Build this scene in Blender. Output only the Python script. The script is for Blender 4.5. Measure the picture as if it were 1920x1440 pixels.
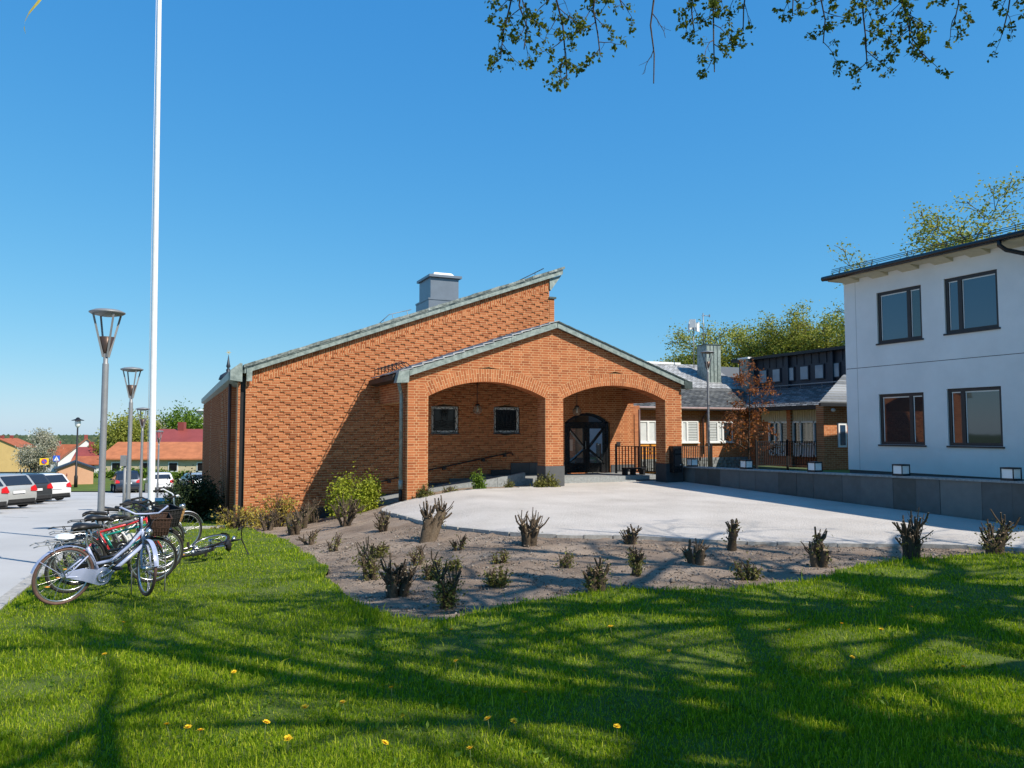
import bpy, math, random
import numpy as np
from mathutils import Vector, Matrix
from mathutils.geometry import delaunay_2d_cdt
R = math.radians
sc = bpy.context.scene
for o in list(bpy.data.objects): bpy.data.objects.remove(o)
COL = sc.collection

# ---------------------------------------------------------------- camera
YAW, PITCH, CAMZ = 24.0, 3.5, 1.65
cd = bpy.data.cameras.new('camera'); cam = bpy.data.objects.new('camera', cd); COL.objects.link(cam)
cam.location = (0, 0, CAMZ); cam.rotation_euler = (R(90 + PITCH), 0, R(-YAW))
cd.sensor_width = 36; cd.lens = 36 * 1442 / 1920; cd.clip_start = .05; cd.clip_end = 9000
sc.camera = cam

# ---------------------------------------------------------------- sky and sun
SUN_TRAVEL = Vector((-.53, .86, -1.0)).normalized()
EL = math.asin(-SUN_TRAVEL.z); AZ = math.atan2(-SUN_TRAVEL.x, -SUN_TRAVEL.y)
w = bpy.data.worlds.new('World'); sc.world = w; w.use_nodes = True
nt = w.node_tree; nt.nodes.clear()
sky = nt.nodes.new('ShaderNodeTexSky'); sky.sky_type = 'NISHITA'; sky.sun_disc = False
sky.sun_elevation = EL; sky.sun_rotation = AZ; sky.altitude = 50; sky.air_density = 1.0; sky.dust_density = .2; sky.ozone_density = 3
bg = nt.nodes.new('ShaderNodeBackground'); bg.inputs['Strength'].default_value = .1
wo = nt.nodes.new('ShaderNodeOutputWorld')
sep = nt.nodes.new('ShaderNodeSeparateColor'); cmb = nt.nodes.new('ShaderNodeCombineColor'); nt.links.new(sky.outputs[0], sep.inputs[0])
for ch, (ex, gain) in enumerate(((1.072, .379), (.589, 1.409), (.296, 3.266))):     # white balance and contrast of the camera's blue sky
    pw = nt.nodes.new('ShaderNodeMath'); pw.operation = 'POWER'; pw.inputs[1].default_value = ex; ml = nt.nodes.new('ShaderNodeMath'); ml.operation = 'MULTIPLY'; ml.inputs[1].default_value = gain
    nt.links.new(sep.outputs[ch], pw.inputs[0]); nt.links.new(pw.outputs[0], ml.inputs[0]); nt.links.new(ml.outputs[0], cmb.inputs[ch])
nt.links.new(cmb.outputs[0], bg.inputs[0]); nt.links.new(bg.outputs[0], wo.inputs[0])
sd = bpy.data.lights.new('sun', 'SUN'); sd.energy = 4.3; sd.angle = R(.53); sd.color = (1, .93, .82)
so = bpy.data.objects.new('sun', sd); COL.objects.link(so); so.location = (20, -30, 40)
so.rotation_euler = SUN_TRAVEL.to_track_quat('-Z', 'Y').to_euler()
sc.view_settings.view_transform = 'Standard'; sc.view_settings.look = 'None'
sc.view_settings.exposure = 0.6; sc.view_settings.gamma = 1.0; sc.view_settings.use_curve_mapping = False
sc.cycles.max_bounces = 8; sc.cycles.transparent_max_bounces = 8

# ---------------------------------------------------------------- helpers
def tag(o, label=None, cat=None, group=None, kind=None):
    if label: o['label'] = label
    if cat: o['category'] = cat
    if group: o['group'] = group
    if kind: o['kind'] = kind
    return o
def empty(name, loc, rz=0, label=None, cat=None, group=None):
    o = bpy.data.objects.new(name, None); COL.objects.link(o); o.location = loc; o.rotation_euler = (0, 0, rz)
    o.empty_display_size = .2
    return tag(o, label, cat, group)
def link(name, me, parent=None, m=None):
    o = bpy.data.objects.new(name, me); COL.objects.link(o)
    if parent: o.parent = parent
    if m is not None and not me.materials: me.materials.append(m)
    return o
def copy_tree(o, parent=None):
    c = o.copy(); COL.objects.link(c); c.parent = parent
    for ch in list(o.children): copy_tree(ch, c)
    return c
V = Vector
def basis(d):
    d = V(d).normalized(); a = V((0, 0, 1)) if abs(d.z) < .9 else V((1, 0, 0))
    u = d.cross(a).normalized(); return u, d.cross(u).normalized()
class MB:
    def __init__(s): s.v = []; s.f = []; s.sm = []; s.mi = []
    def add(s, vs, fs, smooth=False, mi=0):
        n = len(s.v); s.v += [tuple(p) for p in vs]
        for f in fs: s.f.append(tuple(i + n for i in f)); s.sm.append(smooth); s.mi.append(mi)
        return s
    def box(s, x0, x1, y0, y1, z0, z1, mi=0):
        vs = [(x0,y0,z0),(x1,y0,z0),(x1,y1,z0),(x0,y1,z0),(x0,y0,z1),(x1,y0,z1),(x1,y1,z1),(x0,y1,z1)]
        return s.add(vs, [(3,2,1,0),(4,5,6,7),(0,1,5,4),(1,2,6,5),(2,3,7,6),(3,0,4,7)], False, mi)
    def obox(s, c, a, b, d, mi=0):      # centre and three half-axis vectors
        c, a, b, d = V(c), V(a), V(b), V(d)
        vs = [c-a-b-d, c+a-b-d, c+a+b-d, c-a+b-d, c-a-b+d, c+a-b+d, c+a+b+d, c-a+b+d]
        return s.add(vs, [(3,2,1,0),(4,5,6,7),(0,1,5,4),(1,2,6,5),(2,3,7,6),(3,0,4,7)], False, mi)
    def prism(s, poly, off, mi=0):      # poly: 3d points, off: extrusion vector
        n = len(poly); o = V(off); p = [V(q) for q in poly]
        nm = V((0,0,0))
        for i in range(n): nm += p[i].cross(p[(i+1) % n])
        if nm.dot(o) > 0: p.reverse()
        vs = p + [q + o for q in p]
        return s.add(vs, [tuple(range(n)), tuple(range(2*n-1, n-1, -1))] + [(j, i, i+n, j+n) for i in range(n) for j in [(i+1) % n]], False, mi)
    def bar(s, p0, p1, wd, ht=None, mi=0):
        p0, p1 = V(p0), V(p1); d = p1 - p0; u, v = basis(d); ht = ht or wd
        return s.obox((p0+p1)/2, d/2, u*wd/2, v*ht/2, mi)
    def tube(s, pts, rad, n=6, cap=True, smooth=True, mi=0):
        pts = [V(p) for p in pts]; k = len(pts)
        if not hasattr(rad, '__len__'): rad = [rad]*k
        vs = []; u = None
        for i in range(k):
            d = (pts[min(i+1, k-1)] - pts[max(i-1, 0)])
            if d.length < 1e-9: d = V((0,0,1))
            d.normalize()
            if u is None: u, _ = basis(d)
            u = (u - d*u.dot(d))
            if u.length < 1e-6: u, _ = basis(d)
            u.normalize(); v = d.cross(u)
            for j in range(n):
                a = 2*math.pi*j/n; vs.append(pts[i] + (u*math.cos(a) + v*math.sin(a))*rad[i])
        fs = [(i*n+j, i*n+(j+1) % n, (i+1)*n+(j+1) % n, (i+1)*n+j) for i in range(k-1) for j in range(n)]
        if cap: fs += [tuple(range(n-1, -1, -1)), tuple((k-1)*n+j for j in range(n))]
        return s.add(vs, fs, smooth, mi)
    def lathe(s, prof, c=(0,0,0), n=16, smooth=True, mi=0):   # prof [(r,z)]
        c = V(c); vs = []
        for r, z in prof:
            for j in range(n):
                a = 2*math.pi*j/n; vs.append(c + V((r*math.cos(a), r*math.sin(a), z)))
        k = len(prof); fs = [(i*n+j, i*n+(j+1) % n, (i+1)*n+(j+1) % n, (i+1)*n+j) for i in range(k-1) for j in range(n)]
        if prof[0][0] > 1e-4: fs.append(tuple(range(n-1, -1, -1)))
        if prof[-1][0] > 1e-4: fs.append(tuple((k-1)*n+j for j in range(n)))
        return s.add(vs, fs, smooth, mi)
    def torus(s, c, ax, Rr, r, n=28, m=6, mi=0):
        c = V(c); u, v = basis(ax); a3 = V(ax).normalized(); vs = []
        for i in range(n):
            a = 2*math.pi*i/n; rd = u*math.cos(a) + v*math.sin(a)
            for j in range(m):
                b = 2*math.pi*j/m; vs.append(c + rd*(Rr + r*math.cos(b)) + a3*(r*math.sin(b)))
        return s.add(vs, [(i*m+j, i*m+(j+1) % m, ((i+1) % n)*m+(j+1) % m, ((i+1) % n)*m+j) for i in range(n) for j in range(m)], True, mi)
    def mesh(s, name, mats):
        me = bpy.data.meshes.new(name); me.from_pydata(s.v, [], s.f)
        if not isinstance(mats, (list, tuple)): mats = [mats]
        for m in mats: me.materials.append(m)
        me.polygons.foreach_set('use_smooth', s.sm)
        if len(mats) > 1: me.polygons.foreach_set('material_index', s.mi)
        me.validate(); return me
    def build(s, name, mats, parent=None, world=True):
        if parent is not None and world:
            L = V((0,0,0)); q = parent
            while q is not None: L += q.location; q = q.parent
            s.v = [(p[0]-L.x, p[1]-L.y, p[2]-L.z) for p in s.v]
        o = bpy.data.objects.new(name, s.mesh(name, mats)); COL.objects.link(o)
        if parent is not None: o.parent = parent
        return o
def fast_mesh(name, verts, faces_by_size, m, smooth=False, attr=None):
    """verts (n,3); faces_by_size list of int arrays (k,m)"""
    me = bpy.data.meshes.new(name); nv = len(verts)
    me.vertices.add(nv); me.vertices.foreach_set('co', np.asarray(verts, np.float32).ravel())
    loops = np.concatenate([f.ravel() for f in faces_by_size]).astype(np.int32)
    tot = np.concatenate([np.full(len(f), f.shape[1], np.int32) for f in faces_by_size])
    st = np.concatenate([[0], np.cumsum(tot)[:-1]]).astype(np.int32)
    me.loops.add(len(loops)); me.loops.foreach_set('vertex_index', loops)
    me.polygons.add(len(tot)); me.polygons.foreach_set('loop_start', st); me.polygons.foreach_set('loop_total', tot)
    me.polygons.foreach_set('use_smooth', np.full(len(tot), bool(smooth)))
    me.update(calc_edges=True)
    if attr is not None:
        a = me.attributes.new('tone', 'FLOAT', 'POINT'); a.data.foreach_set('value', np.asarray(attr, np.float32))
    me.materials.append(m); return me

# ---------------------------------------------------------------- materials
def newmat(name):
    m = bpy.data.materials.new(name); m.use_nodes = True; n = m.node_tree; n.nodes.clear()
    out = n.nodes.new('ShaderNodeOutputMaterial'); b = n.nodes.new('ShaderNodeBsdfPrincipled'); n.links.new(b.outputs[0], out.inputs[0])
    return m, n, b, out
def ramp(n, stops):
    r = n.nodes.new('ShaderNodeValToRGB'); e = r.color_ramp.elements
    while len(e) < len(stops): e.new(.5)
    for i, (p, c) in enumerate(stops): e[i].position = p; e[i].color = (*c, 1)
    return r
def noise(n, scale, detail=5, rough=.6, vec=None, coord='Object'):
    t = n.nodes.new('ShaderNodeTexNoise'); t.inputs['Scale'].default_value = scale; t.inputs['Detail'].default_value = detail; t.inputs['Roughness'].default_value = rough
    if vec is None:
        tc = n.nodes.new('ShaderNodeTexCoord'); vec = tc.outputs[coord]
    n.links.new(vec, t.inputs['Vector']); return t
def bumpn(n, b, src, strength, dist):
    bp = n.nodes.new('ShaderNodeBump'); bp.inputs['Strength'].default_value = strength; bp.inputs['Distance'].default_value = dist
    n.links.new(src, bp.inputs['Height']); n.links.new(bp.outputs[0], b.inputs['Normal']); return bp
def M(name, col, rough=.7, var=.18, scale=6, bump=0, bscale=40, metal=0, col2=None, spec=.4, lo=.35, hi=.65, coat=0):
    m, n, b, out = newmat(name)
    t = noise(n, scale)
    c1 = tuple(c*(1-var) for c in col) if col2 is None else col
    c2 = tuple(min(1, c*(1+var)) for c in col) if col2 is None else col2
    r = ramp(n, [(lo, c1), (hi, c2)]); n.links.new(t.outputs['Fac'], r.inputs[0]); n.links.new(r.outputs[0], b.inputs['Base Color'])
    b.inputs['Roughness'].default_value = rough; b.inputs['Metallic'].default_value = metal; b.inputs['Specular IOR Level'].default_value = spec
    if coat: b.inputs['Coat Weight'].default_value = coat; b.inputs['Coat Roughness'].default_value = .04
    if bump:
        t2 = noise(n, bscale, 6); bumpn(n, b, t2.outputs['Fac'], bump, .02)
    return m
def tone_mat(name, stops, *, rough=.85, spec=.2, nscale=30, namt=.25, bump=.3, bdist=.004, trans=0, bigscale=None, bigamt=0, tonek=1):
    """colour from per-piece 'tone' attribute plus object random, with fine noise on top"""
    m, n, b, out = newmat(name)
    at = n.nodes.new('ShaderNodeAttribute'); at.attribute_name = 'tone'
    oi = n.nodes.new('ShaderNodeObjectInfo')
    ad = n.nodes.new('ShaderNodeMath'); ad.operation = 'ADD'; n.links.new(at.outputs['Fac'], ad.inputs[0]); n.links.new(oi.outputs['Random'], ad.inputs[1])
    fr = n.nodes.new('ShaderNodeMath'); fr.operation = 'FRACT'; n.links.new(ad.outputs[0], fr.inputs[0])
    if tonek != 1:
        tk = n.nodes.new('ShaderNodeMath'); tk.operation = 'MULTIPLY_ADD'; n.links.new(fr.outputs[0], tk.inputs[0]); tk.inputs[1].default_value = tonek; tk.inputs[2].default_value = .5-tonek/2; fr = tk
    geo = n.nodes.new('ShaderNodeNewGeometry')
    t = noise(n, nscale, 4, .6, geo.outputs['Position'])
    src = fr.outputs[0]
    def mixin(src, tex, amt):
        mm = n.nodes.new('ShaderNodeMath'); mm.operation = 'MULTIPLY_ADD'; n.links.new(tex, mm.inputs[0]); mm.inputs[1].default_value = amt*2; mm.inputs[2].default_value = -amt
        a2 = n.nodes.new('ShaderNodeMath'); a2.operation = 'ADD'; a2.use_clamp = True; n.links.new(src, a2.inputs[0]); n.links.new(mm.outputs[0], a2.inputs[1]); return a2.outputs[0]
    src = mixin(src, t.outputs['Fac'], namt)
    if bigscale: src = mixin(src, noise(n, bigscale, 3, .5, geo.outputs['Position']).outputs['Fac'], bigamt)
    r = ramp(n, stops); n.links.new(src, r.inputs[0]); n.links.new(r.outputs[0], b.inputs['Base Color'])
    b.inputs['Roughness'].default_value = rough; b.inputs['Specular IOR Level'].default_value = spec
    if bump: bumpn(n, b, t.outputs['Fac'], bump, bdist)
    if trans:
        tr = n.nodes.new('ShaderNodeBsdfTranslucent'); mx = n.nodes.new('ShaderNodeMixShader'); mx.inputs[0].default_value = trans
        hs = n.nodes.new('ShaderNodeHueSaturation'); hs.inputs['Value'].default_value = 1.35; hs.inputs['Saturation'].default_value = 1.1
        n.links.new(r.outputs[0], hs.inputs['Color']); n.links.new(hs.outputs[0], tr.inputs[0])
        n.links.new(b.outputs[0], mx.inputs[1]); n.links.new(tr.outputs[0], mx.inputs[2]); n.links.new(mx.outputs[0], out.inputs[0])
    return m
def brickmat(name, axis, c1, c2, mortar, bw=.262, bh=.075, ms=.013):
    m, n, b, out = newmat(name)
    geo = n.nodes.new('ShaderNodeNewGeometry'); sp = n.nodes.new('ShaderNodeSeparateXYZ'); cb = n.nodes.new('ShaderNodeCombineXYZ')
    n.links.new(geo.outputs['Position'], sp.inputs[0]); n.links.new(sp.outputs[axis], cb.inputs[0]); n.links.new(sp.outputs[2], cb.inputs[1])
    br = n.nodes.new('ShaderNodeTexBrick'); n.links.new(cb.outputs[0], br.inputs['Vector'])
    br.inputs['Scale'].default_value = 1; br.inputs['Brick Width'].default_value = bw; br.inputs['Row Height'].default_value = bh; br.inputs['Mortar Size'].default_value = ms/2; br.inputs['Mortar Smooth'].default_value = .1
    br.inputs['Color1'].default_value = (*c1, 1); br.inputs['Color2'].default_value = (*c2, 1); br.inputs['Mortar'].default_value = (*mortar, 1)
    t = noise(n, 14, 5, .6, geo.outputs['Position']); mx = n.nodes.new('ShaderNodeMix'); mx.data_type = 'RGBA'; mx.blend_type = 'OVERLAY'; mx.inputs[0].default_value = .35
    n.links.new(br.outputs['Color'], mx.inputs[6]); n.links.new(t.outputs['Fac'], mx.inputs[7]); n.links.new(mx.outputs[2], b.inputs['Base Color'])
    b.inputs['Roughness'].default_value = .9; b.inputs['Specular IOR Level'].default_value = .2
    bumpn(n, b, br.outputs['Fac'], -.6, .006)
    return m
def glassmat(name, col=(.015, .02, .025), rough=.03):
    m, n, b, out = newmat(name)
    t = noise(n, 1.3, 2); bumpn(n, b, t.outputs['Fac'], .03, .02)
    b.inputs['Base Color'].default_value = (*col, 1); b.inputs['Roughness'].default_value = rough; b.inputs['Specular IOR Level'].default_value = 1.0; b.inputs['IOR'].default_value = 1.6
    return m
BR = [(0, (.27, .077, .028)), (.3, (.335, .101, .037)), (.7, (.385, .122, .045)), (1, (.45, .157, .062))]
MT = {}
MT['brick'] = tone_mat('brick', BR, nscale=55, namt=.16, bump=.5, bdist=.003)
MT['mortar'] = M('mortar', (.58, .365, .19), .95, .12, 9, .4, 120)
MT['brickX'] = brickmat('brick_course_x', 0, (.36, .11, .04), (.47, .17, .065), (.5, .34, .2))
MT['brickY'] = brickmat('brick_course_y', 1, (.33, .10, .04), (.44, .155, .06), (.46, .32, .2))
MT['slate'] = tone_mat('slate_stone', [(0, (.035, .038, .042)), (.5, (.06, .064, .07)), (1, (.10, .10, .10))], rough=.6, nscale=9, namt=.3, bump=.4, bdist=.006)
MT['slabs'] = tone_mat('retaining_slab', [(0, (.10, .095, .085)), (.5, (.14, .138, .132)), (1, (.19, .185, .17))], rough=.55, nscale=3.5, namt=.45, bump=.25, bdist=.006)
MT['copper'] = M('patinated_copper', (.13, .165, .15), .5, 0, 7, .1, 30, metal=.15, col2=(.36, .41, .375), lo=.3, hi=.75)
MT['copper_dk'] = M('dark_copper', (.06, .08, .075), .5, .3, 5, metal=.15)
MT['lichen'] = tone_mat('lichen_slate', [(0, (.05, .06, .058)), (.35, (.12, .14, .13)), (.65, (.24, .27, .25)), (1, (.42, .45, .43))], rough=.8, nscale=11, namt=.7, tonek=.35, bump=.5, bdist=.01)
MT['roofslate'] = tone_mat('grey_roof_slate', [(0, (.12, .125, .13)), (.5, (.19, .195, .20)), (1, (.29, .295, .30))], rough=.55, nscale=8, namt=.25, bump=.3, bdist=.006)
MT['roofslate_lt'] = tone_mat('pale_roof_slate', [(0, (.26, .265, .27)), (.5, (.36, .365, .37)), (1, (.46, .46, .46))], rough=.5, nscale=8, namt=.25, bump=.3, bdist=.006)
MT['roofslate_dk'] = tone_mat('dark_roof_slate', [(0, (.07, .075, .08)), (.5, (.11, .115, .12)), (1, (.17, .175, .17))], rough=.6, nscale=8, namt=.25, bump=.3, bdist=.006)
MT['chim'] = M('blue_grey_sheet', (.16, .19, .23), .4, .06, 3, metal=.35)
MT['greysteel'] = M('galvanised_grey', (.23, .24, .25), .45, .1, 12, metal=.5)
MT['lampgrey'] = M('lamp_grey_paint', (.22, .225, .23), .45, .06, 12, metal=.2)
MT['black'] = M('black_iron', (.012, .012, .014), .5, .2, 20)
MT['blackgloss'] = M('black_gloss', (.012, .012, .013), .25, .2, 20)
MT['dkwood'] = M('dark_brown_wood', (.03, .018, .012), .7, .35, 5, .2, 30)
MT['white'] = M('white_paint', (.72, .72, .70), .5, .04, 8)
MT['render'] = M('white_render', (.74, .735, .72), .92, .05, .9, .3, 160)
MT['cream'] = M('cream_boarding', (.52, .47, .34), .7, .06, 8)
MT['dkframe'] = M('brown_black_frame', (.032, .026, .026), .45, .15, 12)
MT['zinc'] = M('dark_zinc', (.035, .042, .055), .5, .12, 3, metal=.3)
MT['step'] = M('grey_granite', (.27, .28, .275), .75, .2, 14, .2, 90)
MT['kerb'] = M('kerb_granite', (.38, .36, .33), .85, .2, 14, .4, 90)
MT['glass'] = glassmat('window_glass')
MT['glassd'] = M('dark_pane', (.012, .012, .014), .12, .2, 3, spec=.25)
MT['doorglass'] = M('reflecting_door_glass', (.5, .53, .56), .04, .05, 2, metal=.9)
MT['glassb'] = glassmat('blue_window_glass', (.02, .045, .09))
MT['blind'] = M('white_blind', (.55, .57, .56), .8, .05, 4)
MT['bark'] = tone_mat('bark', [(0, (.035, .026, .02)), (.5, (.075, .055, .04)), (1, (.14, .105, .075))], rough=.95, nscale=28, namt=.5, bump=.9, bdist=.012)
MT['stump'] = tone_mat('pruned_wood', [(0, (.045, .031, .021)), (.5, (.085, .062, .042)), (1, (.165, .122, .082))], rough=.95, nscale=38, namt=.45, tonek=.4, bump=1, bdist=.012)
MT['cutwood'] = M('cut_wood', (.36, .26, .16), .9, .15, 30)
# ---------------------------------------------------------------- terrain
def smooth(t): t = np.clip(t, 0, 1); return t*t*(3-2*t)
def hz(x, y):
    x = np.asarray(x, float); y = np.asarray(y, float); zc = .4067*x + .9135*y
    zl = np.interp(zc, [-50, 0, 62, 85, 110, 150, 240, 500, 6000], [.05, .05, -3.17, -3.35, -3.9, -6.2, -12.4, -19, -22])
    zr = np.interp(y, [-5, 0, 10, 21, 60], [0, 0, -.26, -.05, -.05])
    k = smooth((x - .25*np.clip(y-21, -11, 40) - 2)/6.2)
    return zl*(1-k) + zr*k
def H(x, y): return float(hz(x, y))
def inpoly(P, poly):
    x, y = P[:, 0], P[:, 1]; ins = np.zeros(len(P), bool); n = len(poly)
    for i in range(n):
        x0, y0 = poly[i]; x1, y1 = poly[(i+1) % n]
        c = ((y0 > y) != (y1 > y)); ins ^= c & (x < (x1-x0)*(y-y0)/((y1-y0) if y1 != y0 else 1e-9) + x0)
    return ins
def densify(poly, step):
    out = []
    for i in range(len(poly)):
        a = np.array(poly[i], float); b = np.array(poly[(i+1) % len(poly)], float); k = max(1, int(np.linalg.norm(b-a)/step))
        for j in range(k): out.append(tuple(a + (b-a)*j/k))
    return out
def catmull(pts, k=6):
    P = [np.array(p, float) for p in pts]; P = [2*P[0]-P[1]] + P + [2*P[-1]-P[-2]]; out = []
    for i in range(1, len(P)-2):
        for j in range(k):
            t = j/k; a, b, c, d = P[i-1:i+3]
            out.append(tuple(.5*((2*b)+(-a+c)*t+(2*a-5*b+4*c-d)*t*t+(-a+3*b-3*c+d)*t**3)))
    out.append(tuple(P[-2])); return out
rng = np.random.default_rng(7); random.seed(7)
def sheet(name, poly, m, step, dz, edge=.6, rough=0, skirt=0):
    b = densify(poly, edge); P = np.array(b)
    lo, hi = P.min(0), P.max(0)
    gx, gy = np.meshgrid(np.arange(lo[0], hi[0], step), np.arange(lo[1], hi[1], step)); G = np.c_[gx.ravel(), gy.ravel()] + rng.uniform(-.3, .3, (gx.size, 2))*step
    G = G[inpoly(G, b)]
    vs = [V(p) for p in b] + [V(p) for p in G]
    r = delaunay_2d_cdt(vs, [(i, (i+1) % len(b)) for i in range(len(b))], [], 1, 1e-5)
    W = np.array([(p.x, p.y) for p in r[0]]); Z = hz(W[:, 0], W[:, 1]) + dz
    if rough: Z += rng.normal(0, rough, len(Z))
    mb = MB(); mb.add([(W[i, 0], W[i, 1], Z[i]) for i in range(len(W))], [tuple(f) for f in r[2]], True)
    if skirt:
        bb = [(x, y, H(x, y)+dz) for x, y in b]; n = len(bb)
        mb.add(bb + [(x, y, z-skirt) for x, y, z in bb], [(i, (i+1) % n, n+(i+1) % n, n+i) for i in range(n)])
    o = mb.build(name, m); tag(o, kind='structure')
    me = o.data
    if me.polygons[0].normal.z < 0: me.flip_normals()
    return o
# ground materials
def ground_mat(name, stops, s1, s2, rough=.95, bump=.5, bdist=.02, s3=None):
    m, n, b, out = newmat(name); geo = n.nodes.new('ShaderNodeNewGeometry')
    t1 = noise(n, s1, 4, .55, geo.outputs['Position']); t2 = noise(n, s2, 6, .7, geo.outputs['Position'])
    mx = n.nodes.new('ShaderNodeMath'); mx.operation = 'MULTIPLY_ADD'; n.links.new(t1.outputs['Fac'], mx.inputs[0]); mx.inputs[1].default_value = .55
    m2 = n.nodes.new('ShaderNodeMath'); m2.operation = 'MULTIPLY'; n.links.new(t2.outputs['Fac'], m2.inputs[0]); m2.inputs[1].default_value = .45; n.links.new(m2.outputs[0], mx.inputs[2])
    r = ramp(n, stops); n.links.new(mx.outputs[0], r.inputs[0]); n.links.new(r.outputs[0], b.inputs['Base Color'])
    b.inputs['Roughness'].default_value = rough; b.inputs['Specular IOR Level'].default_value = .25
    bumpn(n, b, t2.outputs['Fac'], bump, bdist); return m
MT['lawnsoil'] = ground_mat('lawn_ground', [(.3, (.05, .075, .012)), (.5, (.085, .12, .018)), (.7, (.13, .145, .035))], .8, 30)
MT['soil'] = ground_mat('gravelly_soil', [(.3, (.15, .105, .073)), (.48, (.265, .195, .143)), (.66, (.40, .31, .235))], 1.1, 60, bump=.9, bdist=.03)
MT['paving'] = ground_mat('plaza_surface', [(.3, (.33, .295, .26)), (.45, (.46, .418, .375)), (.6, (.535, .49, .445)), (.75, (.61, .565, .515))], .7, 22, .9, .8, .03)
MT['asphalt'] = ground_mat('worn_asphalt', [(.3, (.35, .345, .335)), (.5, (.43, .42, .41)), (.7, (.50, .49, .475))], .35, 90, .9, .3, .01)
MT['fargrass'] = ground_mat('far_grass', [(.3, (.05, .085, .014)), (.5, (.09, .13, .02)), (.7, (.16, .18, .03))], .6, 8)
MT['farland'] = ground_mat('far_land', [(.3, (.05, .075, .025)), (.55, (.08, .10, .035)), (.75, (.12, .12, .06))], .02, .4)
# far ground sheet to the horizon
g = MB(); rings = [0, 6, 12, 18, 25, 35, 48, 65, 85, 110, 150, 200, 280, 400, 600, 1000, 2000, 5000]
NA = 48; vs = []
for r_ in rings:
    for j in range(NA):
        a = 2*math.pi*j/NA; x, y = 4 + r_*math.sin(a), 10 + r_*math.cos(a); vs.append((x, y, H(x, y) - (.35 if r_ < 60 else .2)))
fs = [(i*NA+j, i*NA+(j+1) % NA, (i+1)*NA+(j+1) % NA, (i+1)*NA+j) for i in range(len(rings)-1) for j in range(NA)]
g.add(vs, fs, True); o = g.build('ground', MT['farland']); tag(o, kind='structure')
if o.data.polygons[300].normal.z < 0: o.data.flip_normals()
BED_LAWN = catmull([(2.02, 23.9), (2.3, 21.4), (2.46, 18.6), (2.34, 15.0), (2.3, 12.5), (2.05, 10.66), (2.1, 9.15), (2.15, 8.0), (2.5, 7.6), (3.06, 7.66), (3.75, 7.85), (4.8, 7.86), (5.6, 7.45), (6.67, 7.28), (7.89, 7.5), (8.99, 7.95), (9.81, 7.95), (10.82, 7.85), (11.8, 7.5), (13, 6.2)], 5)
BED_LAWN = [(x + .05*math.sin(7*x+3*y), y + .05*math.sin(5*x-6*y)) for x, y in BED_LAWN]
BED_PLAZA = catmull([(13.2, 6.6), (12.28, 7.91), (11.22, 9.05), (9.07, 10.5), (7.65, 11.6), (6.02, 12.58), (5.4, 13.61), (5.05, 15.1), (5.1, 18.2), (5.25, 20.2), (5.7, 20.9), (6.3, 20.86), (7.2, 20.75), (8.4, 20.9), (10.1, 20.95), (11.1, 20.95)], 5)
lawn_poly = BED_LAWN + [(15.5, 4), (22, 1), (22, -9), (-1.72, -9), (-1.72, 46), (1.8, 46), (1.8, 24.4)]
bed_poly = BED_LAWN + BED_PLAZA + [(11.1, 22.2), (5.0, 22.2), (5.0, 24.3), (2.02, 24.3)]
plaza_poly = BED_PLAZA[::-1] + [(15.5, 4), (18, 2.9), (18, 3.2), (15.66, 4.6), (15.66, 24.3), (11.1, 24.3)]
sheet('lawn', lawn_poly, MT['lawnsoil'], .5, 0, .4, .008)
sheet('planting_bed', bed_poly, MT['soil'], .16, -.03, .2, .012)
plaza = sheet('plaza', plaza_poly, MT['paving'], .8, .02, .25, 0, .2)
kb = empty('plaza_kerb', (BED_PLAZA[40][0], BED_PLAZA[40][1], H(*BED_PLAZA[40])), 0, 'row of small weathered kerb stones edging the plaza', 'kerb')
acc = 0; last = V((*BED_PLAZA[0], 0))
bpz = [tuple(np.array(a)+(np.array(b)-np.array(a))*t) for a, b in zip(BED_PLAZA[:-1], BED_PLAZA[1:]) for t in (0, .25, .5, .75)]; kp = [bpz[0]]
for q in bpz:
    if math.hypot(q[0]-kp[-1][0], q[1]-kp[-1][1]) > .42: kp.append(q)
for a, b in zip(kp[:-1], kp[1:]):
    if math.hypot(b[0]-a[0], b[1]-a[1]) > .7: continue
    a, b = V((*a, H(*a)-.05)), V((*b, H(*b)-.05)); d = (b-a)*.485; n_ = V((-d.y, d.x, 0)).normalized()*.055; c = (a+b)/2+V((random.uniform(-.012, .012), random.uniform(-.012, .012), random.uniform(-.012, .004)))
    km = MB(); km.obox(c, d, n_, V((0, 0, .085))); km.build('kerb_stone', MT['kerb'], kb)
sheet('parking_lot', [(-1.9, -9), (-1.9, 46), (3, 46), (9, 62.5), (-16, 72), (-40, 80), (-60, 40), (-60, -9)], MT['asphalt'], 3, .0, 2)
k = MB()                                     # granite kerb between parking and lawn
for y in np.arange(-4, 46, 1.0): k.obox((-1.81, y+.5, H(-1.81, y+.5)-.09), (.085, 0, 0), (0, .492, -.0235), (0, 0, .11))
tag(k.build('kerb', MT['kerb']), kind='structure')
sheet('grass_bank', [(3, 46.2), (30, 46), (30, 96), (-5.5, 98), (-22, 100), (-30, 84), (-16, 72.3), (9, 62.8)], MT['fargrass'], 3, .06, 2)
# painted bay lines in the parking lot
MT['paint'] = M('road_paint', (.62, .62, .6), .8, .15, 9)
for i in range(6):
    x, y = -4.4, 31.5 + i*4.1
    d = V((-.67, .74, 0)); p = MB(); n_ = V((.74, .67, 0))*.06
    a, b = V((x, y, 0)), V((x, y, 0)) + d*1.3
    pts = [a-n_, b-n_, b+n_, a+n_]
    p.add([(q.x, q.y, H(q.x, q.y)+.008) for q in pts], [(0, 1, 2, 3)]); tag(p.build('bay_line', MT['paint']), kind='structure')
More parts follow.
